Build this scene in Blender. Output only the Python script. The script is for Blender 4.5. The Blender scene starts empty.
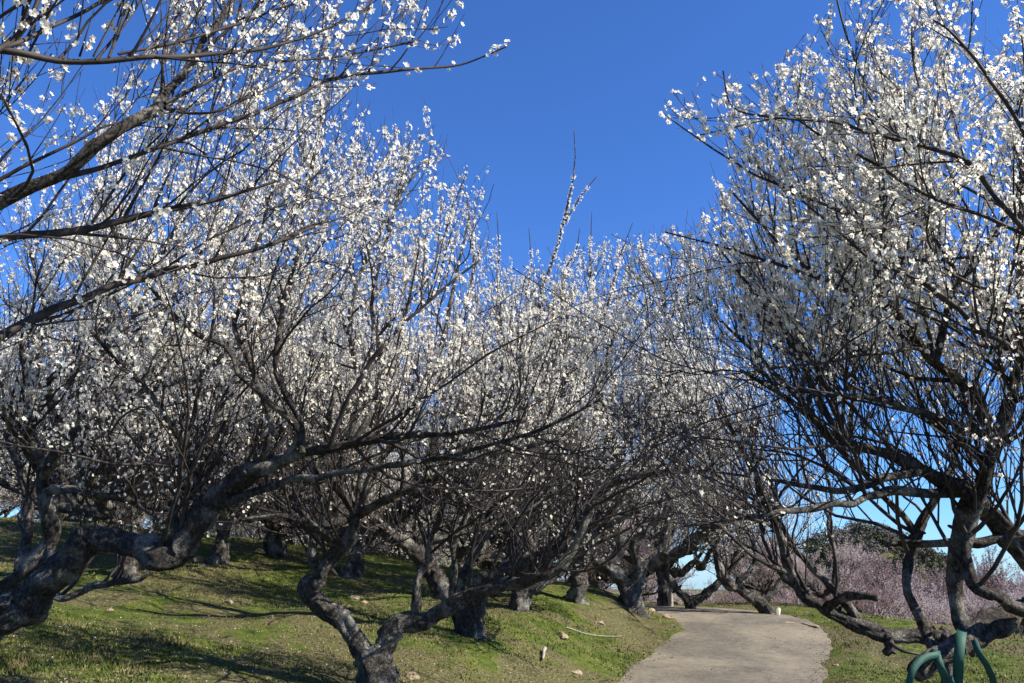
import bpy, math, random
import numpy as np
from mathutils import Vector

# ------------------------------------------------------------------ camera, world, sun
SC = bpy.context.scene
COL = SC.collection
FPX = 830.0; CX, CY = 512.0, 341.5; HZ = 570.0
PITCH = math.atan((HZ - CY) / FPX)
CAMZ = 1.55
cam_d = bpy.data.cameras.new('camera'); cam = bpy.data.objects.new('camera', cam_d); COL.objects.link(cam)
cam_d.sensor_width = 36.0; cam_d.lens = FPX / 1024 * 36.0
cam_d.clip_start = 0.05; cam_d.clip_end = 6000
cam.location = (0, 0, CAMZ); cam.rotation_euler = (math.pi / 2 + PITCH, 0, 0)
SC.camera = cam

SUN_AZ = math.radians(110)      # clockwise from +Y (view direction) towards +X
SUN_EL = math.radians(40)
w = bpy.data.worlds.new('World'); SC.world = w; w.use_nodes = True
nt = w.node_tree; nt.nodes.clear()
sky = nt.nodes.new('ShaderNodeTexSky'); sky.sky_type = 'NISHITA'; sky.sun_disc = False
sky.sun_elevation = SUN_EL; sky.sun_rotation = SUN_AZ
sky.altitude = 300; sky.air_density = 1.0; sky.dust_density = 0.0; sky.ozone_density = 8.0
bg = nt.nodes.new('ShaderNodeBackground'); bg.inputs['Strength'].default_value = 0.069
wo = nt.nodes.new('ShaderNodeOutputWorld')
wb = nt.nodes.new('ShaderNodeMix'); wb.data_type = 'RGBA'; wb.blend_type = 'MULTIPLY'; wb.inputs[0].default_value = 1.0
wb.inputs[7].default_value = (0.70, 1.0, 1.42, 1)
nt.links.new(sky.outputs[0], wb.inputs[6]); nt.links.new(wb.outputs[2], bg.inputs[0]); nt.links.new(bg.outputs[0], wo.inputs[0])
sd = bpy.data.lights.new('sun', 'SUN'); sd.energy = 5.0; sd.angle = math.radians(0.53); sd.color = (1.0, 0.94, 0.83)
sun = bpy.data.objects.new('sun', sd); COL.objects.link(sun)
S = Vector((math.sin(SUN_AZ) * math.cos(SUN_EL), math.cos(SUN_AZ) * math.cos(SUN_EL), math.sin(SUN_EL)))
sun.rotation_euler = S.to_track_quat('Z', 'Y').to_euler()
sun.location = (20, 6, 20)
SC.view_settings.view_transform = 'Standard'; SC.view_settings.look = 'None'
SC.view_settings.exposure = 1.14; SC.view_settings.gamma = 1.0
SC.cycles.max_bounces = 5; SC.cycles.transmission_bounces = 2; SC.cycles.diffuse_bounces = 3

# ------------------------------------------------------------------ numeric helpers
def nrm(v): return v / (np.linalg.norm(v, axis=-1, keepdims=True) + 1e-9)
def lerp(a, b, t): return a + (b - a) * t
def sstep(a, b, x):
    t = np.clip((np.asarray(x, float) - a) / (b - a), 0, 1); return t * t * (3 - 2 * t)

_rg = np.random.default_rng(7)
_LAT = _rg.random((64, 64))
def vnoise(x, y):
    x = np.asarray(x, float); y = np.asarray(y, float)
    xi = np.floor(x).astype(int); yi = np.floor(y).astype(int)
    fx = x - xi; fy = y - yi; fx = fx * fx * (3 - 2 * fx); fy = fy * fy * (3 - 2 * fy)
    g = lambda a, b: _LAT[a % 64, b % 64]
    return lerp(lerp(g(xi, yi), g(xi + 1, yi), fx), lerp(g(xi, yi + 1), g(xi + 1, yi + 1), fx), fy) - 0.5
def fbm(x, y, o=4):
    s = 0; a = 1.0
    for k in range(o):
        s = s + a * vnoise(x * 2 ** k + 11.3 * k, y * 2 ** k + 5.7 * k); a *= 0.5
    return s

PATH = np.array([(-4.5, -14), (-1.4, -5), (0.2, 1), (1.1, 5), (1.8, 8.5), (2.65, 11.3), (3.65, 14), (4.6, 16.5), (4.9, 18.8), (4.3, 21.5), (3.0, 24.5), (1.9, 29), (1.3, 36), (1.0, 52)], float)
def catmull(P, m):
    P = np.asarray(P, float); n = len(P)
    Q = np.vstack([2 * P[0] - P[1], P, 2 * P[-1] - P[-2]])
    t = np.linspace(0, n - 1 - 1e-6, m); i = t.astype(int); f = (t - i)[:, None]
    a, b, c, d = Q[i], Q[i + 1], Q[i + 2], Q[i + 3]
    return 0.5 * (2 * b + (c - a) * f + (2 * a - 5 * b + 4 * c - d) * f ** 2 + (3 * b - a - 3 * c + d) * f ** 3)
WALK = np.array([(-4.5, -14), (-1.4, -5), (0.2, 1), (1.1, 5), (1.8, 8.5), (2.65, 11.3), (3.65, 13.7), (4.1, 15.2), (3.75, 16.8), (2.3, 18.2), (-0.4, 19.4), (-4, 20.6), (-8, 21.5)], float)   # the paved way itself
PC = catmull(PATH, 160)
WC = catmull(WALK, 260)
PT = nrm(np.gradient(PC, axis=0)); PN = np.stack([PT[:, 1], -PT[:, 0]], 1)     # to the right of travel
HALF = 1.24
def path_d(x, y):
    x = np.asarray(x, float); y = np.asarray(y, float); sh = x.shape
    q = np.stack([x.ravel(), y.ravel()], 1); out = np.empty(len(q))
    for s in range(0, len(q), 8000):
        d = q[s:s + 8000, None, :] - PC[None]
        dd = (d ** 2).sum(2); k = dd.argmin(1)
        v = d[np.arange(len(k)), k]
        sg = np.sign((v * PN[k]).sum(1)); out[s:s + 8000] = sg * np.sqrt(dd[np.arange(len(k)), k])
    return out.reshape(sh)
def walk_d(x, y):
    x = np.asarray(x, float); y = np.asarray(y, float); sh = x.shape; q = np.stack([x.ravel(), y.ravel()], 1); out = np.empty(len(q))
    for s in range(0, len(q), 6000): out[s:s + 6000] = np.sqrt(((q[s:s + 6000, None] - WC[None]) ** 2).sum(2).min(1))
    return out.reshape(sh)
def path_z(y):
    return 0.8 * sstep(8.3, 18.3, y) - 1.0 * sstep(19, 32, y)
def G(x, y, detail=True):
    x = np.asarray(x, float); y = np.asarray(y, float)
    d = path_d(x, y)
    L = -d - HALF; R = d - HALF
    z = path_z(y)
    far = sstep(19, 34, y)
    zl = z * (1 - sstep(0, 6, L) * far) + 0.40 * sstep(0, 1.6, L) + 0.105 * np.minimum(np.maximum(L, 0), 45)
    zr = z + 0.06 * sstep(0, 0.5, R) - 0.02 * np.maximum(R, 0)
    zz = np.where(d < 0, zl, zr)
    # valley to the right and ahead
    vx = sstep(-2, 10, x - 0.05 * y)
    brow = (y - 15.6 + 0.5 * (x - 5.7)) / 1.12
    zz = zz - 1.5 * sstep(0.3, 4.5, brow) * sstep(HALF, HALF + 2.2, d) * sstep(-1, 3, x)
    zz = zz - vx * (1.2 * sstep(22, 42, y) + 2.2 * sstep(40, 90, y)) - 1.2 * sstep(7, 26, x - 0.25 * y) * sstep(0, 12, y)
    # distant hills
    zz = zz + 16.5 * np.exp(-((x - 67) / 17.0) ** 2 - ((y - 165) / 26) ** 2)
    zz = zz + 8.0 * np.exp(-((x - 125) / 30.0) ** 2 - ((y - 165) / 30) ** 2)
    zz = zz + 5.0 * np.exp(-((x - 20) / 26.0) ** 2 - ((y - 210) / 40) ** 2)
    near = (y < 26) & (y > -16) & (np.abs(x) < 12)
    wd = np.full(x.shape, 99.0)
    if near.any(): wd[near] = walk_d(x[near], y[near])
    hold = np.where(y > 16, path_z(y), zz)
    zz = lerp(zz, hold, 1 - sstep(HALF, HALF + 1.3, wd) if True else 0)
    inside = 1 - sstep(HALF - 0.30, HALF + 0.10, wd + 0.30 * fbm(x * 1.7, y * 1.7, 4)) if detail else 1 - sstep(HALF - 0.25, HALF + 0.05, wd)
    if detail:
        zz = zz + (0.10 * fbm(x * 0.45, y * 0.45) + 0.07 * fbm(x * 2.1, y * 2.1, 3)) * sstep(0.0, 0.7, wd - HALF)
    return zz - 0.07 * inside

cp, sp = math.cos(PITCH), math.sin(PITCH)
def W(px, py, d):
    """point seen at pixel (px,py), d metres ahead"""
    a = (px - CX) / FPX; b = -(py - CY) / FPX
    ry = cp - sp * b; rz = sp + cp * b
    s = d / ry
    return np.array([a * s, d, CAMZ + rz * s])
def proj(P):
    P = np.asarray(P, float); dz = P[..., 2] - CAMZ
    f = cp * P[..., 1] + sp * dz; u = -sp * P[..., 1] + cp * dz
    f = np.where(f < 0.05, 0.05, f)
    return CX + FPX * P[..., 0] / f, CY - FPX * u / f
def WG(px, py, d0=3.0, d1=60.0):
    for d in np.arange(d0, d1, 0.1):
        p = W(px, py, d)
        if p[2] <= float(G(p[0], p[1], False)): return p
    return W(px, py, d1)

# ------------------------------------------------------------------ mesh helpers
def mesh_np(name, V, faces, mats, mi=None, smooth=True):
    """faces: list of (k x n) index arrays; mi: list of material indices per array"""
    me = bpy.data.meshes.new(name)
    V = np.ascontiguousarray(V, np.float32)
    me.vertices.add(len(V)); me.vertices.foreach_set('co', V.ravel())
    fl = [f for f in faces if len(f)]
    nl = sum(f.size for f in fl); npoly = sum(len(f) for f in fl)
    me.loops.add(nl); me.polygons.add(npoly)
    me.loops.foreach_set('vertex_index', np.concatenate([f.ravel() for f in fl]).astype(np.int32))
    tot = np.concatenate([np.full(len(f), f.shape[1], np.int32) for f in fl])
    st = np.concatenate([[0], np.cumsum(tot)[:-1]]).astype(np.int32)
    me.polygons.foreach_set('loop_start', st); me.polygons.foreach_set('loop_total', tot)
    for m in mats: me.materials.append(m)
    if mi is not None:
        a = np.concatenate([np.asarray(m, np.int32) if np.ndim(m) else np.full(len(f), m, np.int32) for f, m in zip(faces, mi) if len(f)])
        me.polygons.foreach_set('material_index', a.astype(np.int32))
    me.polygons.foreach_set('use_smooth', np.full(npoly, smooth))
    me.update(calc_edges=True)
    return me
def link(name, me, parent=None):
    o = bpy.data.objects.new(name, me); COL.objects.link(o)
    if parent is not None: o.parent = parent
    return o
def tag(o, label=None, cat=None, group=None, kind=None):
    if label: o['label'] = label
    if cat: o['category'] = cat
    if group: o['group'] = group
    if kind: o['kind'] = kind
    return o
def empty(name, loc=(0, 0, 0)):
    o = bpy.data.objects.new(name, None); COL.objects.link(o); o.location = loc
    o.empty_display_size = 0.2
    return o

def tube_arrays(P, R, sides, rng=None, gnarl=0.0, base=0, flare=None, cap=False):
    """P (B,n,3), R (B,n) -> V, quads (+tris)"""
    B, n, _ = P.shape
    T = nrm(np.gradient(P, axis=1))
    mean = nrm(T.mean(1))
    ref = np.where(np.abs(mean[:, 2:3]) < 0.75, np.array([[0, 0, 1.0]]), np.array([[1.0, 0.1, 0]]))
    U = nrm(np.cross(T, ref[:, None, :])); Vv = np.cross(T, U)
    th = np.arange(sides) * 2 * math.pi / sides
    c, s = np.cos(th), np.sin(th)
    RR = np.repeat(R[:, :, None], sides, 2)
    if gnarl and rng is not None:
        ph = rng.random((B, 1, 1)) * 50
        k = np.arange(n)[None, :, None]
        a = th[None, None, :]
        RR = RR * (1 + gnarl * (0.5 * np.sin(2 * a + k * 0.31 + ph) + 0.42 * np.sin(3 * a - k * 0.23 + ph * 2) + 0.35 * np.sin(5 * a + 0.17 * k + 1.7 * ph)
                                + 0.45 * np.sin(k * 0.55 + ph) * np.sin(a + ph) + 0.3 * np.sin(k * 1.3 + 3 * ph) * np.cos(2 * a)
                                + 0.45 * (rng.random((B, n, sides)) - 0.5)))
    if flare is not None:
        k = np.linspace(0, 1, n)[None, :, None]; a = th[None, None, :]
        RR = RR * (1 + flare * np.exp(-k * 7) * (0.75 + 0.6 * np.sin(5 * a + 1.3) + 0.35 * np.sin(3 * a)))
    X = P[:, :, None, :] + RR[..., None] * (U[:, :, None, :] * c[None, None, :, None] + Vv[:, :, None, :] * s[None, None, :, None])
    V = X.reshape(-1, 3)
    b = np.arange(B)[:, None, None] * n * sides; i = np.arange(n - 1)[None, :, None] * sides; j = np.arange(sides)[None, None, :]
    jn = (j + 1) % sides
    F = np.stack([b + i + j, b + i + jn, b + i + sides + jn, b + i + sides + j], -1).reshape(-1, 4) + base
    tris = np.zeros((0, 3), int)
    if cap:
        tip = P[:, -1] + T[:, -1] * R[:, -1:] * 0.35
        t0 = len(V); V = np.vstack([V, tip])
        bb = np.arange(B)[:, None] * n * sides + (n - 1) * sides; jj = np.arange(sides)[None, :]
        tris = np.stack([bb + jj, bb + (jj + 1) % sides, np.repeat((t0 + np.arange(B))[:, None], sides, 1)], -1).reshape(-1, 3) + base
    return V, F, tris

def inst_arrays(TV, TF, pos, X, Y, Z, sc, base=0):
    """copies of a template; TF dict size->faces"""
    N = len(pos)
    M = np.stack([X, Y, Z], 1) * sc[:, None, None] if sc.ndim == 1 else np.stack([X, Y, Z], 1) * sc[:, :, None]
    V = np.einsum('vk,nkj->nvj', TV, M) + pos[:, None, :]
    off = (np.arange(N) * len(TV))[:, None, None] + base
    return V.reshape(-1, 3), [(f[None] + off).reshape(-1, f.shape[1]) for f in TF]

def frames(rng, D):
    D = nrm(D); r = rng.normal(size=D.shape); X = nrm(np.cross(D, r)); Y = np.cross(D, X)
    return X, Y, D

# ------------------------------------------------------------------ materials
def mat(name):
    m = bpy.data.materials.new(name); m.use_nodes = True
    nt = m.node_tree; b = nt.nodes['Principled BSDF']; return m, nt, b
def node(nt, t, **k):
    n = nt.nodes.new(t)
    for a, v in k.items():
        if a in n.inputs: n.inputs[a].default_value = v
        else: setattr(n, a, v)
    return n
def noise(nt, scale, detail=4, rough=0.55, vec=None, dist=0.0):
    n = nt.nodes.new('ShaderNodeTexNoise'); n.inputs['Scale'].default_value = scale
    n.inputs['Detail'].default_value = detail; n.inputs['Roughness'].default_value = rough
    n.inputs['Distortion'].default_value = dist
    if vec is not None: nt.links.new(vec, n.inputs['Vector'])
    return n
def ramp(nt, fac, stops):
    r = nt.nodes.new('ShaderNodeValToRGB'); e = r.color_ramp.elements
    while len(e) < len(stops): e.new(0.5)
    for q, (p, c) in zip(e, stops):
        q.position = p; q.color = (*c, 1) if len(c) == 3 else c
    nt.links.new(fac, r.inputs[0]); return r
def mix(nt, fac, a, b, mode='MIX'):
    m = nt.nodes.new('ShaderNodeMix'); m.data_type = 'RGBA'; m.blend_type = mode
    for s, v in ((m.inputs[0], fac), (m.inputs[6], a), (m.inputs[7], b)):
        if hasattr(v, 'node'): nt.links.new(v, s)
        else: s.default_value = v if not isinstance(v, tuple) or len(v) == 4 else (*v, 1)
    return m.outputs[2]
def geo(nt): return nt.nodes.new('ShaderNodeNewGeometry').outputs['Position']

def bark_mat(name, dark, mid, lichen_sun, lichen_sun_amt=0.60, bump=0.6):
    m, nt, b = mat(name); p = nt.nodes.new('ShaderNodeTexCoord').outputs['Object']
    n1 = noise(nt, 26, 6, 0.65, p, 0.6); n2 = noise(nt, 5.0, 5, 0.6, p, 0.3); n3 = noise(nt, 90, 3, 0.6, p)
    v = nt.nodes.new('ShaderNodeTexVoronoi'); v.inputs['Scale'].default_value = 20; nt.links.new(n1.outputs['Color'], v.inputs['Vector'])
    vm = nt.nodes.new('ShaderNodeTexVoronoi'); vm.feature = 'DISTANCE_TO_EDGE'; vm.inputs['Scale'].default_value = 32
    mp = nt.nodes.new('ShaderNodeVectorMath'); mp.operation = 'MULTIPLY_ADD'
    nt.links.new(n1.outputs['Color'], mp.inputs[0]); mp.inputs[1].default_value = (0.06, 0.06, 0.06); nt.links.new(p, mp.inputs[2])
    sc = nt.nodes.new('ShaderNodeMapping'); sc.inputs['Scale'].default_value = (1, 1, 0.4); nt.links.new(mp.outputs[0], sc.inputs[0])
    nt.links.new(sc.outputs[0], vm.inputs['Vector'])
    r1 = ramp(nt, n1.outputs[0], [(0.3, dark), (0.62, mid)])
    crack = ramp(nt, vm.outputs['Distance'], [(0.0, (0.25,) * 3), (0.12, (1,) * 3)])
    c1 = mix(nt, 0.8, r1.outputs[0], crack.outputs[0], 'MULTIPLY')
    rl = ramp(nt, n2.outputs[0], [(lichen_sun_amt - 0.05, (0, 0, 0)), (lichen_sun_amt + 0.08, (1, 1, 1))])
    rk = ramp(nt, n3.outputs[0], [(0.35, (0.25,) * 3), (0.6, (1,) * 3)])
    fac = mix(nt, 1.0, rl.outputs[0], rk.outputs[0], 'MULTIPLY')
    c2 = mix(nt, fac, c1, lichen_sun)  # grey lichen, spread wider so the patches read as sunlit bark
    nt.links.new(c2, b.inputs['Base Color']); b.inputs['Roughness'].default_value = 0.9
    b.inputs['Specular IOR Level'].default_value = 0.25
    bp = nt.nodes.new('ShaderNodeBump'); bp.inputs['Strength'].default_value = bump; bp.inputs['Distance'].default_value = 0.035
    hs = mix(nt, 0.6, n1.outputs[0], crack.outputs[0], 'MULTIPLY')
    nt.links.new(hs, bp.inputs['Height']); nt.links.new(bp.outputs[0], b.inputs['Normal'])
    return m
M_bark = bark_mat('bark_old', (0.012, 0.010, 0.009), (0.085, 0.072, 0.060), (0.26, 0.24, 0.20), 0.55, 1.0)
M_bark_sunlit = bark_mat('bark_sunlit', (0.02, 0.017, 0.014), (0.11, 0.095, 0.08), (0.28, 0.27, 0.23), 0.53, 1.0)  # lighter bark tone, sunlight on the trunks put into the colour
def twig_mat(name, a, b_):
    m, nt, b = mat(name); p = nt.nodes.new('ShaderNodeTexCoord').outputs['Object']
    n = noise(nt, 14, 4, 0.6, p); r = ramp(nt, n.outputs[0], [(0.35, a), (0.65, b_)])
    nt.links.new(r.outputs[0], b.inputs['Base Color']); b.inputs['Roughness'].default_value = 0.7
    b.inputs['Specular IOR Level'].default_value = 0.3
    return m
M_twig = twig_mat('twig_bark', (0.013, 0.010, 0.009), (0.058, 0.045, 0.039))
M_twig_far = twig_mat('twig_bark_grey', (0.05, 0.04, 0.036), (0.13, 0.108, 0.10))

def petal_mat(name, col, col2, trans=0.30):
    m = bpy.data.materials.new(name); m.use_nodes = True; nt = m.node_tree; nt.nodes.clear()
    p = geo(nt); n = noise(nt, 18, 2, 0.5, p)
    r = ramp(nt, n.outputs[0], [(0.35, col), (0.65, col2)])
    d = nt.nodes.new('ShaderNodeBsdfDiffuse'); t = nt.nodes.new('ShaderNodeBsdfTranslucent')
    nt.links.new(r.outputs[0], d.inputs[0]); nt.links.new(r.outputs[0], t.inputs[0])
    mx = nt.nodes.new('ShaderNodeMixShader'); mx.inputs[0].default_value = trans
    nt.links.new(d.outputs[0], mx.inputs[1]); nt.links.new(t.outputs[0], mx.inputs[2])
    o = nt.nodes.new('ShaderNodeOutputMaterial'); nt.links.new(mx.outputs[0], o.inputs[0])
    return m
M_petal = petal_mat('petal_white', (0.90, 0.86, 0.745), (0.93, 0.90, 0.80), 0.5)
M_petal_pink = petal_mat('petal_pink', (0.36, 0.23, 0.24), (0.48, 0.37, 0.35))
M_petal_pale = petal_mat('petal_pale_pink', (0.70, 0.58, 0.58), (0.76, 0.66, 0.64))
def flat_mat(name, c, r=0.8):
    m, nt, b = mat(name); p = nt.nodes.new('ShaderNodeTexCoord').outputs['Object']
    n = noise(nt, 40, 3, 0.6, p)
    rr = ramp(nt, n.outputs[0], [(0.3, tuple(x * 0.7 for x in c)), (0.7, tuple(min(1, x * 1.15) for x in c))])
    nt.links.new(rr.outputs[0], b.inputs['Base Color']); b.inputs['Roughness'].default_value = r
    return m
M_stamen = flat_mat('stamen_yellow', (0.62, 0.50, 0.18))
M_calyx = flat_mat('calyx_red', (0.16, 0.035, 0.03))
M_green = flat_mat('green_webbing', (0.002, 0.060, 0.038), 0.7)
M_stone = flat_mat('stone_tan', (0.26, 0.20, 0.12), 0.95)
M_wood = flat_mat('cut_wood', (0.36, 0.27, 0.15), 0.85)
M_post = flat_mat('pale_post', (0.27, 0.24, 0.20), 0.9)

# ground
def ground_mat():
    m, nt, b = mat('grass_ground'); p = geo(nt)
    n1 = noise(nt, 0.75, 6, 0.66, p, 0.6); n2 = noise(nt, 4.5, 6, 0.7, p); n3 = noise(nt, 30, 4, 0.7, p); n4 = noise(nt, 0.22, 3, 0.5, p)
    g = ramp(nt, n2.outputs[0], [(0.3, (0.026, 0.038, 0.008)), (0.5, (0.072, 0.096, 0.016)), (0.7, (0.13, 0.138, 0.032))])
    s = ramp(nt, n3.outputs[0], [(0.32, (0.030, 0.022, 0.014)), (0.52, (0.105, 0.080, 0.046)), (0.70, (0.26, 0.21, 0.13))])
    f = ramp(nt, n1.outputs[0], [(0.45, (0, 0, 0)), (0.54, (1, 1, 1))])
    f2 = ramp(nt, n3.outputs[0], [(0.40, (0.35,) * 3), (0.62, (1,) * 3)])
    ff = mix(nt, 1.0, f.outputs[0], f2.outputs[0], 'MULTIPLY')
    c = mix(nt, ff, g.outputs[0], s.outputs[0])
    nt.links.new(c, b.inputs['Base Color']); b.inputs['Roughness'].default_value = 0.95
    b.inputs['Specular IOR Level'].default_value = 0.1
    bp = nt.nodes.new('ShaderNodeBump'); bp.inputs['Strength'].default_value = 0.9; bp.inputs['Distance'].default_value = 0.05
    nt.links.new(n3.outputs[0], bp.inputs['Height']); nt.links.new(bp.outputs[0], b.inputs['Normal'])
    return m
def path_mat():
    m, nt, b = mat('worn_paving'); p = geo(nt)
    n1 = noise(nt, 0.55, 6, 0.7, p, 0.8); n2 = noise(nt, 9, 6, 0.75, p); n3 = noise(nt, 160, 3, 0.8, p); n4 = noise(nt, 42, 4, 0.8, p)
    r = ramp(nt, n1.outputs[0], [(0.36, (0.15, 0.132, 0.104)), (0.50, (0.21, 0.183, 0.138)), (0.64, (0.28, 0.236, 0.17))])
    r2 = ramp(nt, n2.outputs[0], [(0.34, (0.62,) * 3), (0.56, (1.0,) * 3)])
    r3 = ramp(nt, n3.outputs[0], [(0.34, (0.45,) * 3), (0.60, (1.15,) * 3)])
    r4 = ramp(nt, n4.outputs[0], [(0.30, (0.55,) * 3), (0.44, (1.0,) * 3)])
    c = mix(nt, 0.8, r.outputs[0], r2.outputs[0], 'MULTIPLY'); c = mix(nt, 0.9, c, r3.outputs[0], 'MULTIPLY'); c = mix(nt, 0.7, c, r4.outputs[0], 'MULTIPLY')
    v = nt.nodes.new('ShaderNodeTexVoronoi'); v.feature = 'DISTANCE_TO_EDGE'; v.inputs['Scale'].default_value = 0.55
    va = nt.nodes.new('ShaderNodeVectorMath'); va.operation = 'MULTIPLY_ADD'; nt.links.new(n2.outputs['Color'], va.inputs[0]); va.inputs[1].default_value = (0.5, 0.5, 0.5); nt.links.new(p, va.inputs[2]); nt.links.new(va.outputs[0], v.inputs['Vector'])
    cr = ramp(nt, v.outputs['Distance'], [(0.0, (0.45,) * 3), (0.012, (1.0,) * 3)]); c = mix(nt, 0.7, c, cr.outputs[0], 'MULTIPLY')
    nt.links.new(c, b.inputs['Base Color']); b.inputs['Roughness'].default_value = 0.95; b.inputs['Specular IOR Level'].default_value = 0.15
    bp = nt.nodes.new('ShaderNodeBump'); bp.inputs['Strength'].default_value = 0.8; bp.inputs['Distance'].default_value = 0.012
    nt.links.new(n3.outputs[0], bp.inputs['Height']); nt.links.new(bp.outputs[0], b.inputs['Normal'])
    return m
def leafy_mat(name, stops, sc=3.0, trans=0.0):
    m, nt, b = mat(name); p = geo(nt); n = noise(nt, sc, 4, 0.65, p)
    r = ramp(nt, n.outputs[0], stops)
    nt.links.new(r.outputs[0], b.inputs['Base Color']); b.inputs['Roughness'].default_value = 0.75
    b.inputs['Specular IOR Level'].default_value = 0.2
    return m
M_ground = ground_mat(); M_path = path_mat()
M_grass = leafy_mat('grass_blades', [(0.34, (0.035, 0.050, 0.011)), (0.49, (0.085, 0.105, 0.022)), (0.58, (0.17, 0.14, 0.06))], 4.5)
M_straw = leafy_mat('straw', [(0.3, (0.07, 0.048, 0.028)), (0.6, (0.24, 0.18, 0.105))], 9)
M_ever = leafy_mat('evergreen_leaves_hazed', [(0.3, (0.035, 0.045, 0.022)), (0.7, (0.085, 0.090, 0.045))], 0.12)  # leaf green lifted, distance haze painted into the base colour
M_scrub = leafy_mat('bare_woodland_hazed', [(0.3, (0.085, 0.072, 0.062)), (0.7, (0.16, 0.135, 0.11))], 0.12)  # brown lightened too, standing in for hazy air over the hill

# ------------------------------------------------------------------ ground sheet, path
def axis(lo, hi, c0, c1, fine):
    mid = np.arange(c0, c1 + 1e-6, fine)
    a = [c0]; s = fine
    while a[-1] > lo: s *= 1.13; a.append(a[-1] - s)
    b = [c1]; s = fine
    while b[-1] < hi: s *= 1.13; b.append(b[-1] + s)
    return np.concatenate([np.array(a[1:])[::-1], mid, np.array(b[1:])])
gx = axis(-3000, 3000, -9, 8, 0.11); gy = axis(-60, 4500, 4.5, 24, 0.11)
XX, YY = np.meshgrid(gx, gy)
ZZ = G(XX, YY)
V = np.stack([XX.ravel(), YY.ravel(), ZZ.ravel()], 1)
nx, ny = len(gx), len(gy)
i = (np.arange(ny - 1)[:, None] * nx + np.arange(nx - 1)[None]).ravel()
F = np.stack([i, i + 1, i + nx + 1, i + nx], 1)
tag(link('ground', mesh_np('ground', V, [F], [M_ground])), 'mossy green orchard slope with bare brown patches', 'ground', kind='structure')

rng = np.random.default_rng(3)
nc = 400; C = catmull(WALK, nc); T = nrm(np.gradient(C, axis=0)); N = np.stack([T[:, 1], -T[:, 0]], 1)
cols = np.linspace(-1.14, 1.14, 27); pv = []
for k, c in enumerate(cols):
    off = c * HALF + np.zeros(nc)
    q = C + N * np.asarray(off).reshape(-1, 1)
    z = path_z(q[:, 1]) + 0.02 * (1 - c * c) - 0.012 - 0.05 * max(0, abs(c) - 1.0) + 0.012 * fbm(q[:, 0] * 1.2, q[:, 1] * 1.2, 2)
    
    pv.append(np.column_stack([q, z]))
pv = np.stack(pv, 1); K = len(cols)
i = (np.arange(nc - 1)[:, None] * K + np.arange(K - 1)[None]).ravel()
tag(link('path', mesh_np('path', pv.reshape(-1, 3), [np.stack([i, i + 1, i + K + 1, i + K], 1)], [M_path])), 'pale worn paved path curving left over the rise', 'path', kind='structure')

# ------------------------------------------------------------------ flower templates
def flower_template(hi=True):
    V = []; P = []
    for k in range(5):
        a = k * 2 * math.pi / 5
        ca, sa = math.cos(a), math.sin(a)
        if hi: prof = [(0.10, -0.07, 0.02), (0.45, -0.36, 0.16), (0.82, -0.34, 0.30), (1.0, -0.10, 0.33), (1.0, 0.10, 0.33), (0.82, 0.34, 0.30), (0.45, 0.36, 0.16), (0.10, 0.07, 0.02)]
        else: prof = [(0.08, 0, 0.0), (0.70, -0.44, 0.24), (1.05, 0, 0.34), (0.70, 0.44, 0.24)]
        b = len(V)
        for r, t, z in prof: V.append((r * ca - t * sa, r * sa + t * ca, z + (0.04 if k % 2 else 0)))
        P.append([b + q for q in range(len(prof))])
    c0 = len(V)
    for k in range(5):
        a = k * 2 * math.pi / 5 + 0.3; V.append((0.22 * math.cos(a), 0.22 * math.sin(a), 0.26))
    st = [[c0 + q for q in range(5)]]
    c1 = len(V)
    for k in range(3):
        a = k * 2 * math.pi / 3; V.append((0.30 * math.cos(a), 0.30 * math.sin(a), -0.03))
    V.append((0, 0, -0.42))
    ca = [[c1, c1 + 1, c1 + 3], [c1 + 1, c1 + 2, c1 + 3], [c1 + 2, c1, c1 + 3]]
    return np.array(V), [np.array(P), np.array(st), np.array(ca)], [0, 1, 2]
def bud_template():
    V = [(0, 0, 0.55), (0.34, 0, 0.1), (0, 0.34, 0.1), (-0.34, 0, 0.1), (0, -0.34, 0.1), (0, 0, -0.4)]
    up = [[0, 1, 2], [0, 2, 3], [0, 3, 4], [0, 4, 1]]; dn = [[5, 2, 1], [5, 3, 2], [5, 4, 3], [5, 1, 4]]
    return np.array(V, float), [np.array(up), np.array(dn)], [0, 2]
FT_HI, FT_LO, FT_BUD = flower_template(True), flower_template(False), bud_template()

# ------------------------------------------------------------------ growing branches
UP = np.array([0, 0, 1.0])
SKY_GAP = np.array([(468, -300), (470, 15), (515, 36), (512, 62), (402, 82), (385, 118), (446, 126), (470, 158), (497, 166), (492, 215), (500, 262), (545, 262), (600, 236), (650, 222), (700, 205), (728, 178), (712, 148), (655, 128), (652, 108), (690, 78), (748, 64), (790, 42), (818, 12), (842, -15), (865, -60), (880, -300)], float)
def in_poly(x, y, poly):
    c = np.zeros(x.shape, bool); n = len(poly); j = n - 1
    for i in range(n):
        xi, yi = poly[i]; xj, yj = poly[j]
        c ^= ((yi > y) != (yj > y)) & (x < (xj - xi) * (y - yi) / (yj - yi + 1e-9) + xi)
        j = i
    return c
WINDOWS = [(np.array([(600, 600), (690, 560), (800, 560), (835, 620), (830, 720), (600, 720)], float), 0.0),
           (np.array([(835, 520), (880, 500), (1024, 498), (1100, 600), (1100, 720), (820, 720), (830, 600)], float), 0.12),
           (np.array([(-200, 560), (300, 545), (560, 600), (620, 610), (620, 760), (-200, 760)], float), 0.06)]
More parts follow.
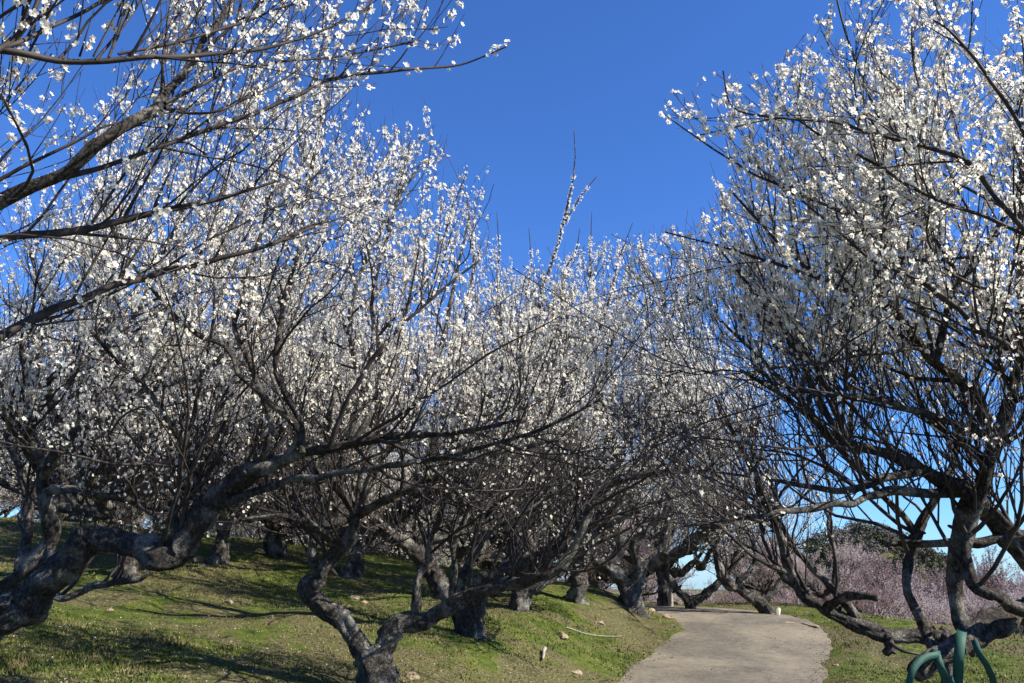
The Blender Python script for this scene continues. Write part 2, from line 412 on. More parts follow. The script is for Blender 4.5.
def grow(rng, P, R, spacing, l0, l1, ang=(35, 75), up=0.4, trop=0.06, wander=0.10, t0=0.15, m=7, rf=0.6, rmax=0.05, rmin=0.0016, prune=True, clear=0.5, out=None, lenfall=0.35, ground=None, gap=0):
    B, n, _ = P.shape
    L = np.linalg.norm(np.diff(P, axis=1), axis=2).sum(1)
    k = np.floor(L * (1 - t0) / spacing + rng.random(B)).astype(int)
    b = np.repeat(np.arange(B), k)
    if len(b) == 0: return np.zeros((0, m, 3)), np.zeros((0, m))
    t = t0 + (1 - t0) * rng.random(len(b)) ** 0.9
    x = t * (n - 1) * 0.999; i = x.astype(int); f = (x - i)[:, None]
    st = P[b, i] * (1 - f) + P[b, i + 1] * f
    tan = nrm(P[b, i + 1] - P[b, i])
    r0 = R[b, i] * (1 - f[:, 0]) + R[b, i + 1] * f[:, 0]
    pr = rng.normal(size=tan.shape) + up * 1.2 * UP
    pr = nrm(pr - (pr * tan).sum(1, keepdims=True) * tan)
    a = np.radians(rng.uniform(*ang, len(b)))[:, None]
    d = nrm(tan * np.cos(a) + pr * np.sin(a) + up * UP)
    if out is not None: d = nrm(d + 0.25 * nrm((st - out) * np.array([1, 1, 0])))
    ln = rng.uniform(l0, l1, len(b)) * (1 - lenfall * t) * np.clip(r0 / 0.006, 0.5, 1)
    pts = [st]; stp = (ln / (m - 1))[:, None]
    bend = rng.normal(size=d.shape) * wander * 0.5
    for q in range(m - 1):
        pts.append(pts[-1] + d * stp)
        d = nrm(d + rng.normal(size=d.shape) * wander + bend + trop * UP)
    Q = np.stack(pts, 1)
    rr = np.minimum(np.minimum(r0 * rf, rmax), 0.0035 + ln * 0.011)[:, None]
    tt = np.linspace(0, 1, m)[None]
    RR = np.maximum(rr * (1 - 0.82 * tt), rmin)
    if prune:
        keep = np.ones(len(Q), bool)
        for fr in (0.45, 0.7, 0.85, 1.0):
            px, py = proj(Q[:, int(fr * (m - 1))])
            keep &= ~in_poly(px, py + gap, SKY_GAP)
            for poly, p in WINDOWS:
                keep &= ~(in_poly(px, py, poly) & (rng.random(len(Q)) > p))
        if clear: keep &= (Q[:, -1, 2] > ground + clear)
        Q, RR = Q[keep], RR[keep]
    elif clear:
        keep = Q[:, -1, 2] > clear; Q, RR = Q[keep], RR[keep]
    return Q, RR

def blossom_points(rng, P, Rr, spacing, t0=0.1, t1=0.9, even=False):
    B, n, _ = P.shape
    if B == 0: return np.zeros((0, 3)), np.zeros((0, 3))
    L = np.linalg.norm(np.diff(P, axis=1), axis=2).sum(1)
    dens = rng.uniform(0.0, 1.5, B) ** 1.5 * 1.25
    if even: dens = np.ones(B)
    k = np.floor(L * (t1 - t0) * dens / spacing * 0.46 + rng.random(B)).astype(int)
    b = np.repeat(np.arange(B), k); t = t0 + (t1 - t0) * rng.random(len(b))
    x = t * (n - 1) * 0.999; i = x.astype(int); f = (x - i)[:, None]
    st = P[b, i] * (1 - f) + P[b, i + 1] * f; tan = nrm(P[b, i + 1] - P[b, i])
    pr = rng.normal(size=tan.shape) + 0.3 * UP; pr = nrm(pr - (pr * tan).sum(1, keepdims=True) * tan)
    m = rng.integers(1, 5, len(b)); rep = np.repeat(np.arange(len(b)), m)      # flowers sit in clusters of one to four
    b, i, st, tan = b[rep], i[rep], st[rep], tan[rep]; pr = pr[rep] + 0.75 * rng.normal(size=tan.shape)
    pr = nrm(pr - (pr * tan).sum(1, keepdims=True) * tan); st = st + tan * 0.011 * rng.normal(size=(len(b), 1))
    st = st + pr * (Rr[b, i][:, None] * 0.8 + 0.012 * rng.random((len(b), 1)))
    return st, nrm(pr + 0.35 * tan + 0.25 * rng.normal(size=tan.shape))

def blossoms_mesh(rng, sets, size, hi, prob, petal=None, buds=0.18):
    st = np.vstack([s for s, _ in sets]); D = np.vstack([d for _, d in sets])
    keep = rng.random(len(st)) < prob(st); st, D = st[keep], D[keep]
    isb = rng.random(len(st)) < buds
    sc = size * rng.uniform(0.72, 1.12, len(st))
    Vs, Fs, Ms = [], [], []; base = 0
    for tpl, sel, sm in ((FT_HI if hi else FT_LO, ~isb, 1.0), (FT_BUD, isb, 0.75)):
        if not sel.any(): continue
        X, Y, Z = frames(rng, D[sel])
        pos = st[sel] + D[sel] * (sc[sel][:, None] * 0.75)
        s3 = np.stack([sc[sel] * sm, sc[sel] * sm, sc[sel] * sm * rng.uniform(0.6, 1.7, sel.sum())], 1)
        V, Fl = inst_arrays(tpl[0], tpl[1], pos, X, Y, Z, s3, base)
        Vs.append(V); Fs += Fl; Ms += tpl[2]; base += len(V)
    return mesh_np('blossoms', np.vstack(Vs), Fs, [petal or M_petal, M_stamen, M_calyx], Ms, smooth=False)

def resample(pts, rad, n):
    q = catmull(np.column_stack([pts, rad]), n * 4)
    s = np.concatenate([[0], np.cumsum(np.linalg.norm(np.diff(q[:, :3], axis=0), axis=1))]); u = np.linspace(0, s[-1], n)
    o = np.stack([np.interp(u, s, q[:, k]) for k in range(4)], 1)
    return o[:, :3], np.maximum(o[:, 3], 0.0015)

def limb_mesh(rng, pts, rad, m_, flare=None, kink=0.0):
    L = np.linalg.norm(np.diff(pts, axis=0), axis=1).sum(); n = int(np.clip(L / (0.022 if rad[0] > 0.03 else 0.035), 14, 150))
    P, R = resample(pts, rad, n)
    if kink:
        u = np.linspace(0, L, n)
        w = np.stack([np.interp(u, np.arange(0, L + 0.3, 0.12), rng.normal(size=len(np.arange(0, L + 0.3, 0.12)))) for _ in range(3)], 1)
        P = P + w * R[:, None] * kink * np.sin(np.linspace(0, math.pi, n))[:, None]
        R = R * (1 + 0.10 * np.interp(u, np.arange(0, L + 0.3, 0.1), rng.normal(size=len(np.arange(0, L + 0.3, 0.1)))).clip(-1, 1.8))
    sides = 30 if rad[0] > 0.06 else (16 if rad[0] > 0.03 else (9 if rad[0] > 0.015 else 6))
    V, F, Tt = tube_arrays(P[None], R[None], sides, rng, (0.10 if sides > 20 else 0.12) if rad[0] > 0.03 else 0.10, 0, flare, True)
    if sides > 12:
        c = np.repeat(P, sides, 0); th = np.tile(np.arange(sides) * 2 * math.pi / sides, n); q = np.repeat(np.linspace(0, L, n), sides); o = rng.random() * 40
        a = fbm(1.6 * np.cos(th) + 3.6 * q + o, 1.6 * np.sin(th) - 2.9 * q, 3); b = np.abs(fbm(3.4 * np.cos(th) + 5 * q + o, 3.4 * np.sin(th) + 4 * q + 9, 3))
        m2 = len(c); V[:m2] = c + (V[:m2] - c) * (1.02 + 0.40 * a - 0.5 * np.minimum(b, 0.35) + 0.05)[:, None]
    return mesh_np('limb', V, [F, Tt], [m_])

def knobs(rng, P, R, count):
    """short burr stubs on old wood as extra tube set"""
    b = rng.integers(0, len(P), count); i = rng.integers(2, P.shape[1] - 2, count)
    st = P[b, i]; tan = nrm(P[b, i + 1] - P[b, i]); pr = rng.normal(size=tan.shape) + 0.4 * UP
    pr = nrm(pr - (pr * tan).sum(1, keepdims=True) * tan); r = R[b, i][:, None]
    ln = r * rng.uniform(1.15, 1.7, (count, 1)) + 0.01
    Q = np.stack([st, st + pr * ln * 0.6, st + pr * ln * 0.9, st + pr * ln], 1)
    RR = np.concatenate([r * 0.62, r * 0.42, r * 0.26, r * 0.04], 1) * rng.uniform(0.5, 1.0, (count, 1))
    return Q, RR

def finish_tree(rng, root, loc, lims, cfg, thick_mesh=True):
    """lims: list of (pts, rad) in world coords; grows twigs and blossoms below root"""
    loc = np.asarray(loc, float)
    N = 24
    LP = np.stack([resample(p, r, N)[0] for p, r in lims]); LR = np.stack([resample(p, r, N)[1] for p, r in lims])
    pr = cfg.get('prune', True); gz = loc[2]
    kw = dict(prune=pr, clear=cfg.get('clear', 0.6), ground=gz)
    thick = LR[:, 0] > cfg.get('thick', 0.028)
    c = cfg
    lead = grow(rng, LP[thick], LR[thick], c.get('s_lead', 0.55), c.get('l_lead0', 1.0), c.get('l_lead1', 2.2), (30, 80), c.get('up_lead', 0.35), 0.09, 0.15, 0.25, 10, 0.55, c.get('rlead', 0.030), 0.003, out=loc, **kw)
    arch = grow(rng, LP[thick], LR[thick], c.get('s_arch', 0.34), 1.1, c.get('l_arch', 2.8), (35, 85), 0.06, 0.035, 0.13, 0.22, 14, 0.5, 0.013, 0.0028, out=loc, **kw)
    P1 = np.concatenate([LP, np.stack([resample(q, r, N)[0] for q, r in zip(*lead)]) if len(lead[0]) else LP[:0]])
    R1 = np.concatenate([LR, np.stack([resample(q, r, N)[1] for q, r in zip(*lead)]) if len(lead[0]) else LR[:0]])
    bough = grow(rng, P1, R1, c.get('s_bough', 0.30), 0.6, 1.35, (30, 75), 0.35, 0.06, 0.13, 0.18, 8, 0.55, c.get('rbough', 0.015), 0.0020, out=loc, **kw)
    def rs(q, n): return np.stack([resample(a, r, n)[0] for a, r in zip(*q)]), np.stack([resample(a, r, n)[1] for a, r in zip(*q)])
    thinP, thinR = LP[~thick], LR[~thick]
    def cat(sets, n):
        ps, rs_ = [], []
        for q, r in sets:
            if len(q) == 0: continue
            x = np.linspace(0, q.shape[1] - 1.001, n); i = x.astype(int); f = (x - i)
            ps.append(q[:, i] * (1 - f)[None, :, None] + q[:, i + 1] * f[None, :, None]); rs_.append(r[:, i] * (1 - f) + r[:, i + 1] * f)
        return np.concatenate(ps), np.concatenate(rs_)
    br = grow(rng, *cat([bough, lead, arch, (thinP, thinR)], 12), c.get('s_br', 0.32) * 1.1, 0.3, 1.15, (25, 60), 0.45, 0.05, 0.06, 0.1, 7, 0.6, 0.008, 0.0018, **kw)
    sh = grow(rng, *cat([bough, br, lead, arch, (thinP, thinR)], 12), c.get('s_sh', 0.24) * 1.15, 0.08, 0.80, (22, 65), 0.6, 0.03, 0.025, 0.1, 5, 0.6, 0.0045, 0.0014, lenfall=0.2, **kw)
    whip = grow(rng, *cat([bough, lead], 12), 1.1, 0.5, 1.15, (5, 35), 1.3, 0.05, 0.012, 0.3, 8, 0.6, 0.0055, 0.0012, lenfall=0.1, gap=45, **kw)
    # tubes
    Vs, Fs = [], []; base = 0
    rmf = c.get('rmf', 1.0)
    for (q, r), sides in ((lead, 7), (arch, 6), (bough, 5), (br, 4), (sh, 3), (whip, 4)):
        if len(q) == 0: continue
        V, F, _ = tube_arrays(q - loc, r * rmf, sides, rng, 0.10 if sides > 4 else 0, base); Vs.append(V); Fs.append(F); base += len(V)
    kq, kr = knobs(rng, LP[thick], LR[thick], c.get('knobs', 30))
    V, F, _ = tube_arrays(kq - loc, kr, 8, rng, 0.25, base); Vs.append(V); Fs.append(F)
    link('twigs', mesh_np('twigs', np.vstack(Vs), Fs, [c.get('twig_mat', M_twig)]), root)
    sp = c.get('flower_spacing', 0.045)
    sets = [blossom_points(rng, sh[0], sh[1], sp), blossom_points(rng, br[0], br[1], sp * 1.1, 0.15, 0.95), blossom_points(rng, bough[0], bough[1], sp * 2.6, 0.4, 1.0), blossom_points(rng, whip[0], whip[1], sp * 0.45, 0.05, 0.72, True)]
    for q in c.get('dense', []):
        sets.append(blossom_points(rng, LP[q:q + 1], LR[q:q + 1], c.get('dsp', 0.0055), 0.02 if 'dsp' not in c else 0.3, 0.78 if 'dsp' not in c else 1.0, True))
    z0, z1, pl = c.get('zfade', (1.9, 3.0, 0.25))
    prob = lambda p: (pl + (1 - pl) * sstep(z0, z1, p[:, 2])) * (0.55 + 0.9 * np.clip(0.5 + 1.3 * fbm(p[:, 0] * 1.7 + p[:, 2], p[:, 1] * 1.7 - p[:, 2], 2), 0, 1))
    sets = [(a - 0, d) for a, d in sets]
    allp = [(a, d) for a, d in sets]
    me = blossoms_mesh(rng, allp, c.get('flower', 0.0135), c.get('hi', False), prob)
    # move to local coordinates
    n = len(me.vertices); co = np.empty(n * 3, np.float32); me.vertices.foreach_get('co', co)
    co = co.reshape(-1, 3) - loc.astype(np.float32); me.vertices.foreach_set('co', co.ravel()); me.update()
    link('blossoms', me, root)
    return len(me.polygons), len(lead[0]), len(bough[0]), len(br[0]), len(sh[0])

def pix_tree(seed, label, trunk, limbs, cfg, group=None):
    rng = np.random.default_rng(seed)
    def pt(q): return np.array(q[1:]) if q[0] == 'w' else W(*q)
    def conv(pts, d0, d1, mid=None):
        P = np.stack([pt(q) for q in pts]); dist = np.array([(p[1]) for p in P])
        t = np.linspace(0, 1, len(P)); dia = np.interp(t, [0, 1], [d0, d1]) if mid is None else np.interp(t, np.linspace(0, 1, len(mid)), mid)
        dia = dia * np.where(dia > 10, cfg.get('girth', 0.80), 1.0)
        return P, np.maximum(dia * np.maximum(dist, 0.8) / FPX * 0.5, 0.0016)
    tP, tR = conv(*trunk)
    loc = tP[0].copy(); loc[2] = float(G(loc[0], loc[1])) ; 
    root = empty('plum_tree', tuple(loc)); tag(root, label, 'plum tree', group)
    tP2 = tP.copy(); tP2[0, 2] = min(tP2[0, 2], loc[2]) - 0.12
    link('trunk', limb_mesh(rng, tP2 - loc, tR, cfg.get('bark', M_bark), cfg.get('flare', 0.45), 0.12), root)
    ls = []
    for L in limbs:
        p, r = conv(*L); ls.append((p, r))
        link('limb', limb_mesh(rng, p - loc, r, cfg.get('bark', M_bark) if r[0] > 0.02 else M_twig, None, 0.20 if r[0] > 0.03 else 0.5), root)
    n = finish_tree(rng, root, loc, ([(tP, tR)] if cfg.get('grow_trunk') else []) + ls, cfg)
    return root

GP = 'old white plum trees standing nearest the viewer'
# near-left tree whose limbs sweep in overhead (trunk outside the frame)
K0 = ('w', -3.1, 2.5, 2.0)
pix_tree(11, 'plum tree beyond the left edge whose boughs cross the upper left sky', ([('w', -3.6, 2.3, 0.9), ('w', -3.45, 2.35, 1.4), K0], 60, 42),
    [([K0, (-120, 262, 2.6), (0, 202, 2.6), (50, 178, 2.6), (101, 145, 2.6), (135, 118, 2.65), (162, 101, 2.7), (188, 64, 2.8), (215, 27, 2.9), (232, 0, 3.0), (250, -60, 3.1)], 22, 5),
     ([(20, 190, 2.6), (77, 173, 2.7), (118, 162, 2.8), (175, 141, 2.9), (236, 121, 3.0), (286, 101, 3.1), (337, 77, 3.2), (400, 70, 3.3), (455, 66, 3.4), (480, 58, 3.4), (508, 46, 3.4)], 7, 1.5),
     ([(165, 103, 2.7), (202, 84, 2.8), (236, 69, 2.9), (286, 61, 3.0), (340, 56, 3.1), (420, 40, 3.2)], 5, 2),
     ([K0, (-100, 60, 2.1), (0, 50, 2.1), (67, 61, 2.2), (151, 57, 2.3), (202, 54, 2.4), (269, 47, 2.5), (323, 30, 2.6), (370, 8, 2.7)], 10, 2),
     ([(118, 54, 2.3), (185, 40, 2.4), (236, 24, 2.5), (303, 0, 2.6), (350, -30, 2.7)], 4, 2),
     ([(-60, 62, 2.1), (7, 47, 2.1), (50, 27, 2.2), (104, 0, 2.3), (150, -40, 2.3)], 7, 3),
     ([(-40, 70, 2.0), (7, 44, 2.1), (30, 20, 2.1), (40, 0, 2.1), (55, -50, 2.1)], 9, 4),
     ([(165, 108, 2.7), (189, 113, 2.8), (219, 111, 2.8), (256, 94, 2.9), (303, 67, 3.0)], 4, 1.6),
     ([(162, 94, 2.7), (163, 60, 2.7), (165, 40, 2.7), (172, 0, 2.75), (178, -50, 2.8)], 4, 2),
     ([K0, (-80, 280, 2.8), (0, 242, 2.9), (67, 233, 3.0), (135, 217, 3.1), (215, 200, 3.2), (280, 180, 3.3)], 14, 3),
     ([K0, (-60, 380, 3.0), (0, 336, 3.2), (50, 311, 3.3), (118, 286, 3.4), (168, 270, 3.5), (236, 255, 3.6), (286, 238, 3.7), (325, 222, 3.8)], 12, 3)],
    dict(hi=True, dense=[1, 2, 4, 6, 10], dsp=0.02, rlead=0.009, rbough=0.006, flower=0.0132, s_lead=1.4, l_lead1=1.4, s_bough=0.306, s_br=0.193, s_sh=0.103, flower_spacing=0.047, s_arch=3.0, zfade=(1.5, 2.4, 0.5), thick=0.02, knobs=6), GP)

# left tree: long dark limb with an elbow
A0 = ('w', -4.15, 5.9, 0.8)
pix_tree(12, 'plum tree leaning in from the lower left with an elbowed near black limb', ([A0, (0, 622, 5.9), (23, 607, 5.9), (58, 575, 5.85), (80, 551, 5.8)], 44, 34, [60, 44, 42, 38, 33]),
    [([(68, 566, 5.85), (80, 548, 5.8), (96, 539, 5.8), (135, 545, 5.7), (162, 556, 5.6), (181, 543, 5.6), (200, 520, 5.55), (231, 489, 5.5), (256, 472, 5.4), (275, 462, 5.4), (302, 453, 5.35), (352, 443, 5.3), (410, 435, 5.2), (456, 433, 5.1), (520, 420, 5.0)], 34, 3, [30, 34, 30, 30, 38, 33, 29, 26, 20, 17, 11, 9, 7, 5, 3]),
     ([(205, 512, 5.5), (197, 500, 5.5), (196, 481, 5.5), (181, 451, 5.4), (173, 428, 5.3), (150, 392, 5.2), (118, 362, 5.1), (90, 330, 5.0)], 10, 3),
     ([(285, 458, 5.35), (300, 430, 5.3), (269, 402, 5.2), (239, 375, 5.1), (229, 351, 5.1), (185, 324, 5.0), (145, 281, 4.9), (118, 240, 4.8), (95, 190, 4.8)], 8, 2),
     ([(262, 465, 5.4), (268, 440, 5.3), (269, 415, 5.3), (238, 335, 5.2), (242, 301, 5.2), (269, 200, 5.3), (285, 140, 5.4)], 9, 2),
     ([(302, 453, 5.3), (300, 422, 5.3), (276, 368, 5.3), (286, 301, 5.3), (303, 217, 5.4), (318, 140, 5.5), (330, 90, 5.6)], 8, 2),
     ([(330, 447, 5.3), (345, 405, 5.2), (380, 350, 5.1), (430, 300, 5.1), (480, 260, 5.1)], 6, 2),
     ([(220, 505, 5.5), (290, 480, 5.4), (360, 470, 5.2), (450, 455, 5.1), (540, 430, 5.0), (600, 400, 5.0)], 9, 2),
     ([(352, 443, 5.3), (372, 410, 5.3), (380, 360, 5.4), (372, 300, 5.5), (392, 220, 5.6), (405, 160, 5.7)], 7, 2)],
    dict(flower=0.0136, s_lead=0.8, s_bough=0.272, s_br=0.188, s_sh=0.122, flower_spacing=0.0266, zfade=(2.2, 3.3, 0.08), bark=M_bark), GP)

# tree B, pale knotted trunk behind it
B0 = ('w', -5.0, 7.6, 1.0)
pix_tree(13, 'plum tree at the left edge with pale knotted trunk behind the elbowed limb', ([B0, (-20, 610, 7.6), (10, 585, 7.6), (30, 565, 7.5), (50, 540, 7.5), (46, 505, 7.4), (42, 478, 7.4)], 30, 18, [34, 24, 21, 20, 18, 15, 12]),
    [([(42, 482, 7.4), (38, 458, 7.3), (23, 431, 7.2), (0, 410, 7.0), (-30, 380, 6.9)], 11, 5),
     ([(44, 485, 7.4), (50, 465, 7.2), (77, 431, 7.0), (120, 410, 6.8), (151, 392, 6.7), (202, 372, 6.6), (222, 355, 6.5), (250, 300, 6.4)], 11, 2),
     ([(46, 490, 7.4), (75, 490, 7.2), (115, 497, 7.0), (154, 508, 6.9), (192, 510, 6.8), (230, 495, 6.6)], 10, 4),
     ([(45, 470, 7.4), (60, 430, 7.3), (50, 382, 7.1), (101, 348, 6.9), (128, 324, 6.7), (148, 290, 6.6), (178, 220, 6.5), (190, 160, 6.5)], 8, 2),
     ([(40, 470, 7.4), (20, 440, 7.0), (0, 407, 6.6), (-30, 395, 6.4)], 9, 3),
     ([(50, 547, 7.5), (58, 597, 7.2), (96, 585, 7.1), (142, 578, 7.0), (152, 562, 7.0)], 10, 4),
     ([(38, 460, 7.3), (30, 400, 7.3), (45, 320, 7.3), (30, 250, 7.3)], 8, 3),
     ([(77, 431, 7.0), (110, 360, 7.1), (105, 300, 7.2), (130, 200, 7.3)], 7, 2),
     ([(20, 575, 7.5), (28, 520, 7.6), (20, 470, 7.7), (5, 430, 7.7)], 13, 7)],
    dict(flower=0.0136, s_lead=0.7, s_bough=0.255, s_br=0.198, s_sh=0.142, flower_spacing=0.0252, zfade=(2.2, 3.2, 0.12), bark=M_bark_sunlit), GP)

# tree C, centre left, forked low
C0 = WG(383, 692); dC = C0[1]
pix_tree(14, 'low forked plum tree at the bottom centre left with zigzag trunk', ([('w', *C0), (381, 675, dC), (376, 662, dC), (368, 652, dC)], 46, 34, [54, 44, 40, 36]),
    [([(372, 660, dC), (358, 646, dC), (344, 624, dC), (321, 605, dC), (307, 589, dC), (319, 574, dC), (337, 555, dC), (352, 532, dC - .1), (352, 510, dC - .1), (335, 480, dC - .2), (325, 440, dC - .2), (335, 390, dC - .3)], 28, 5, [30, 27, 25, 24, 23, 21, 19, 15, 11, 9, 7, 5]),
     ([(376, 662, dC), (385, 645, dC), (398, 624, dC), (429, 618, dC), (456, 601, dC - .1), (487, 589, dC - .2), (512, 585, dC - .2), (545, 575, dC - .3), (575, 545, dC - .3), (590, 505, dC - .4)], 26, 6, [26, 24, 23, 20, 18, 15, 13, 11, 9, 6]),
     ([(416, 614, dC), (418, 578, dC), (429, 562, dC), (431, 539, dC - .1), (445, 500, dC - .1), (450, 450, dC - .2)], 9, 3),
     ([(430, 542, dC), (464, 532, dC), (502, 524, dC), (545, 500, dC - .1), (590, 470, dC - .2)], 7, 2.5),
     ([(452, 597, dC), (455, 565, dC), (454, 547, dC), (470, 510, dC), (500, 470, dC)], 7, 2.5),
     ([(314, 566, dC), (313, 535, dC), (321, 497, dC), (314, 458, dC), (290, 400, dC), (275, 330, dC)], 9, 3),
     ([(350, 520, dC), (385, 500, dC - .3), (430, 480, dC - .5), (490, 455, dC - .7), (560, 440, dC - .9)], 10, 3),
     ([(340, 550, dC), (320, 530, dC - .3), (285, 515, dC - .5), (240, 520, dC - .6)], 10, 4),
     ([(352, 530, dC), (375, 470, dC), (410, 420, dC), (440, 350, dC), (455, 280, dC), (470, 215, dC)], 9, 2),
     ([(335, 480, dC), (360, 400, dC), (350, 320, dC), (375, 240, dC), (420, 165, dC)], 8, 2)],
    dict(flower=0.0136, s_lead=0.55, s_bough=0.255, s_br=0.202, s_sh=0.150, flower_spacing=0.0281, zfade=(2.4, 3.5, 0.07), bark=M_bark_sunlit), GP)

# tree D
D0 = WG(474, 636); dD = D0[1]
pix_tree(15, 'plum tree behind the zigzag one, thick trunk bending left from the grass', ([('w', *D0), (470, 622, dD), (460, 608, dD), (448, 595, dD)], 34, 24, [40, 32, 27, 24]),
    [([(456, 604, dD), (440, 585, dD), (429, 570, dD), (410, 548, dD - .2), (391, 535, dD - .3), (360, 518, dD - .5), (325, 524, dD - .7), (290, 512, dD - .9), (260, 490, dD - 1)], 24, 6, [24, 22, 20, 17, 15, 13, 11, 9, 6]),
     ([(470, 620, dD), (480, 590, dD - .1), (512, 572, dD - .3), (549, 556, dD - .5), (572, 528, dD - .6), (592, 497, dD - .7), (626, 478, dD - .8), (690, 470, dD - 1)], 26, 4, [24, 25, 23, 19, 14, 11, 8, 5]),
     ([(360, 518, dD - .5), (345, 480, dD - .5), (350, 430, dD - .5), (370, 380, dD - .5)], 9, 4),
     ([(512, 570, dD - .3), (520, 520, dD - .3), (545, 470, dD - .3), (540, 400, dD - .2), (560, 330, dD - .2)], 10, 3),
     ([(545, 345, dD), (540, 300, dD), (556, 250, dD), (570, 195, dD), (575, 160, dD), (574, 130, dD)], 4, 0.7),
     ([(564, 225, dD), (580, 198, dD), (597, 176, dD)], 2.2, 0.8),
     ([(500, 320, dD), (497, 285, dD), (499, 255, dD), (497, 212, dD)], 2.6, 0.7),
     ([(530, 330, dD), (527, 290, dD), (531, 262, dD), (529, 228, dD)], 2.6, 0.7),
     ([(585, 330, dD), (592, 290, dD), (590, 255, dD), (592, 212, dD)], 2.6, 0.7),
     ([(600, 330, dD), (612, 290, dD), (618, 262, dD), (633, 222, dD)], 2.6, 0.7),
     ([(560, 300, dD), (566, 270, dD), (576, 250, dD), (580, 228, dD)], 2.4, 0.7),
     ([(470, 300, dD), (474, 262, dD), (472, 235, dD), (478, 196, dD)], 2.6, 0.7),
     ([(455, 600, dD), (470, 560, dD), (490, 520, dD), (480, 460, dD), (500, 390, dD), (500, 310, dD)], 12, 3)],
    dict(flower=0.0141, girth=0.8, s_lead=0.5, l_lead0=1.2, l_lead1=2.6, s_bough=0.255, s_br=0.193, s_sh=0.154, flower_spacing=0.0296, zfade=(2.8, 4.0, 0.10), dense=[4, 5, 6, 7, 8, 9, 10, 11]), GP)

# tree E
E0 = WG(519, 609); dE = E0[1]
pix_tree(16, 'short pale based plum tree between the bent trunk and the path bank', ([('w', *E0), (520, 597, dE), (524, 588, dE)], 26, 18),
    [([(522, 592, dE), (538, 585, dE), (565, 566, dE), (580, 547, dE), (600, 530, dE), (640, 510, dE - .5)], 16, 4),
     ([(521, 592, dE), (505, 570, dE), (515, 545, dE), (500, 520, dE), (470, 500, dE)], 12, 4),
     ([(524, 590, dE), (535, 560, dE), (525, 520, dE), (560, 470, dE), (575, 400, dE)], 12, 4)],
    dict(flower=0.0141, girth=0.8, s_lead=0.4, l_lead0=1.4, l_lead1=2.8, s_bough=0.272, s_br=0.183, s_sh=0.148, flower_spacing=0.0318, zfade=(2.8, 4.0, 0.10), bark=M_bark_sunlit), GP)

# tree F on the bank beside the path
F0 = WG(632, 608); dF = F0[1]
pix_tree(17, 'wide V forked plum tree on the grassy bank where the path bends', ([('w', *F0), (632, 596, dF), (629, 584, dF)], 30, 24, [36, 27, 24]),
    [([(629, 590, dF), (617, 575, dF), (595, 559, dF), (584, 530, dF - .3), (560, 505, dF - .6), (530, 490, dF - .9)], 18, 5),
     ([(631, 590, dF), (640, 572, dF), (653, 562, dF), (680, 551, dF - .3), (703, 532, dF - .6), (726, 518, dF - .9), (760, 500, dF - 1.2)], 18, 5),
     ([(640, 575, dF), (634, 545, dF), (650, 528, dF), (665, 512, dF), (680, 490, dF), (720, 460, dF)], 10, 4),
     ([(610, 570, dF), (620, 540, dF), (600, 510, dF), (615, 460, dF), (600, 400, dF), (615, 330, dF)], 11, 3),
     ([(660, 560, dF), (670, 500, dF), (655, 430, dF), (670, 350, dF), (660, 280, dF)], 9, 3)],
    dict(flower=0.0132, girth=0.8, s_lead=0.42, l_lead0=1.4, l_lead1=2.8, s_bough=0.272, s_br=0.205, s_sh=0.166, flower_spacing=0.0318, bark=M_bark_sunlit, zfade=(2.8, 4.0, 0.10)), GP)

# tree I right of the path, sprawling trunk
pix_tree(18, 'sprawling plum tree right of the path with low trunk creeping left', ([('w', *(W(952, 655, 7.0) - np.array([0, 0, .55]))), (945, 648, 7.0), (929, 637, 7.0), (905, 636, 7.0), (884, 637, 7.0)], 24, 18, [32, 24, 20, 17, 17]),
    [([(890, 637, 7.0), (864, 627, 7.0), (840, 617, 7.0), (822, 606, 7.0), (806, 597, 7.0), (791, 574, 7.0), (776, 528, 6.9), (764, 500, 6.8), (745, 455, 6.7), (715, 400, 6.6)], 17, 3, [18, 18, 17, 16, 14, 10, 8, 6, 5, 3]),
     ([(862, 628, 7.0), (857, 618, 7.0), (833, 589, 7.0), (818, 574, 7.1), (805, 560, 7.1), (791, 545, 7.2), (780, 520, 7.2), (770, 480, 7.2), (745, 440, 7.1)], 9, 3),
     ([(828, 606, 7.0), (841, 599, 6.8), (860, 596, 6.6), (877, 598, 6.5)], 9, 6),
     ([(884, 632, 7.0), (889, 646, 6.9), (885, 654, 6.9)], 14, 8),
     ([(833, 589, 7.0), (836, 560, 7.0), (828, 530, 7.1), (832, 500, 7.1), (820, 450, 7.0)], 5, 3),
     ([(791, 574, 7.0), (760, 560, 6.8), (730, 535, 6.6), (700, 500, 6.5)], 5, 2),
     ([(884, 637, 7.0), (900, 650, 6.8), (925, 656, 6.8)], 4, 2)],
    dict(flower=0.0136, s_lead=1.0, s_bough=0.323, s_br=0.175, s_sh=0.140, flower_spacing=0.0318, s_arch=0.18, l_arch=2.2, zfade=(2.6, 3.6, 0.06)), GP)

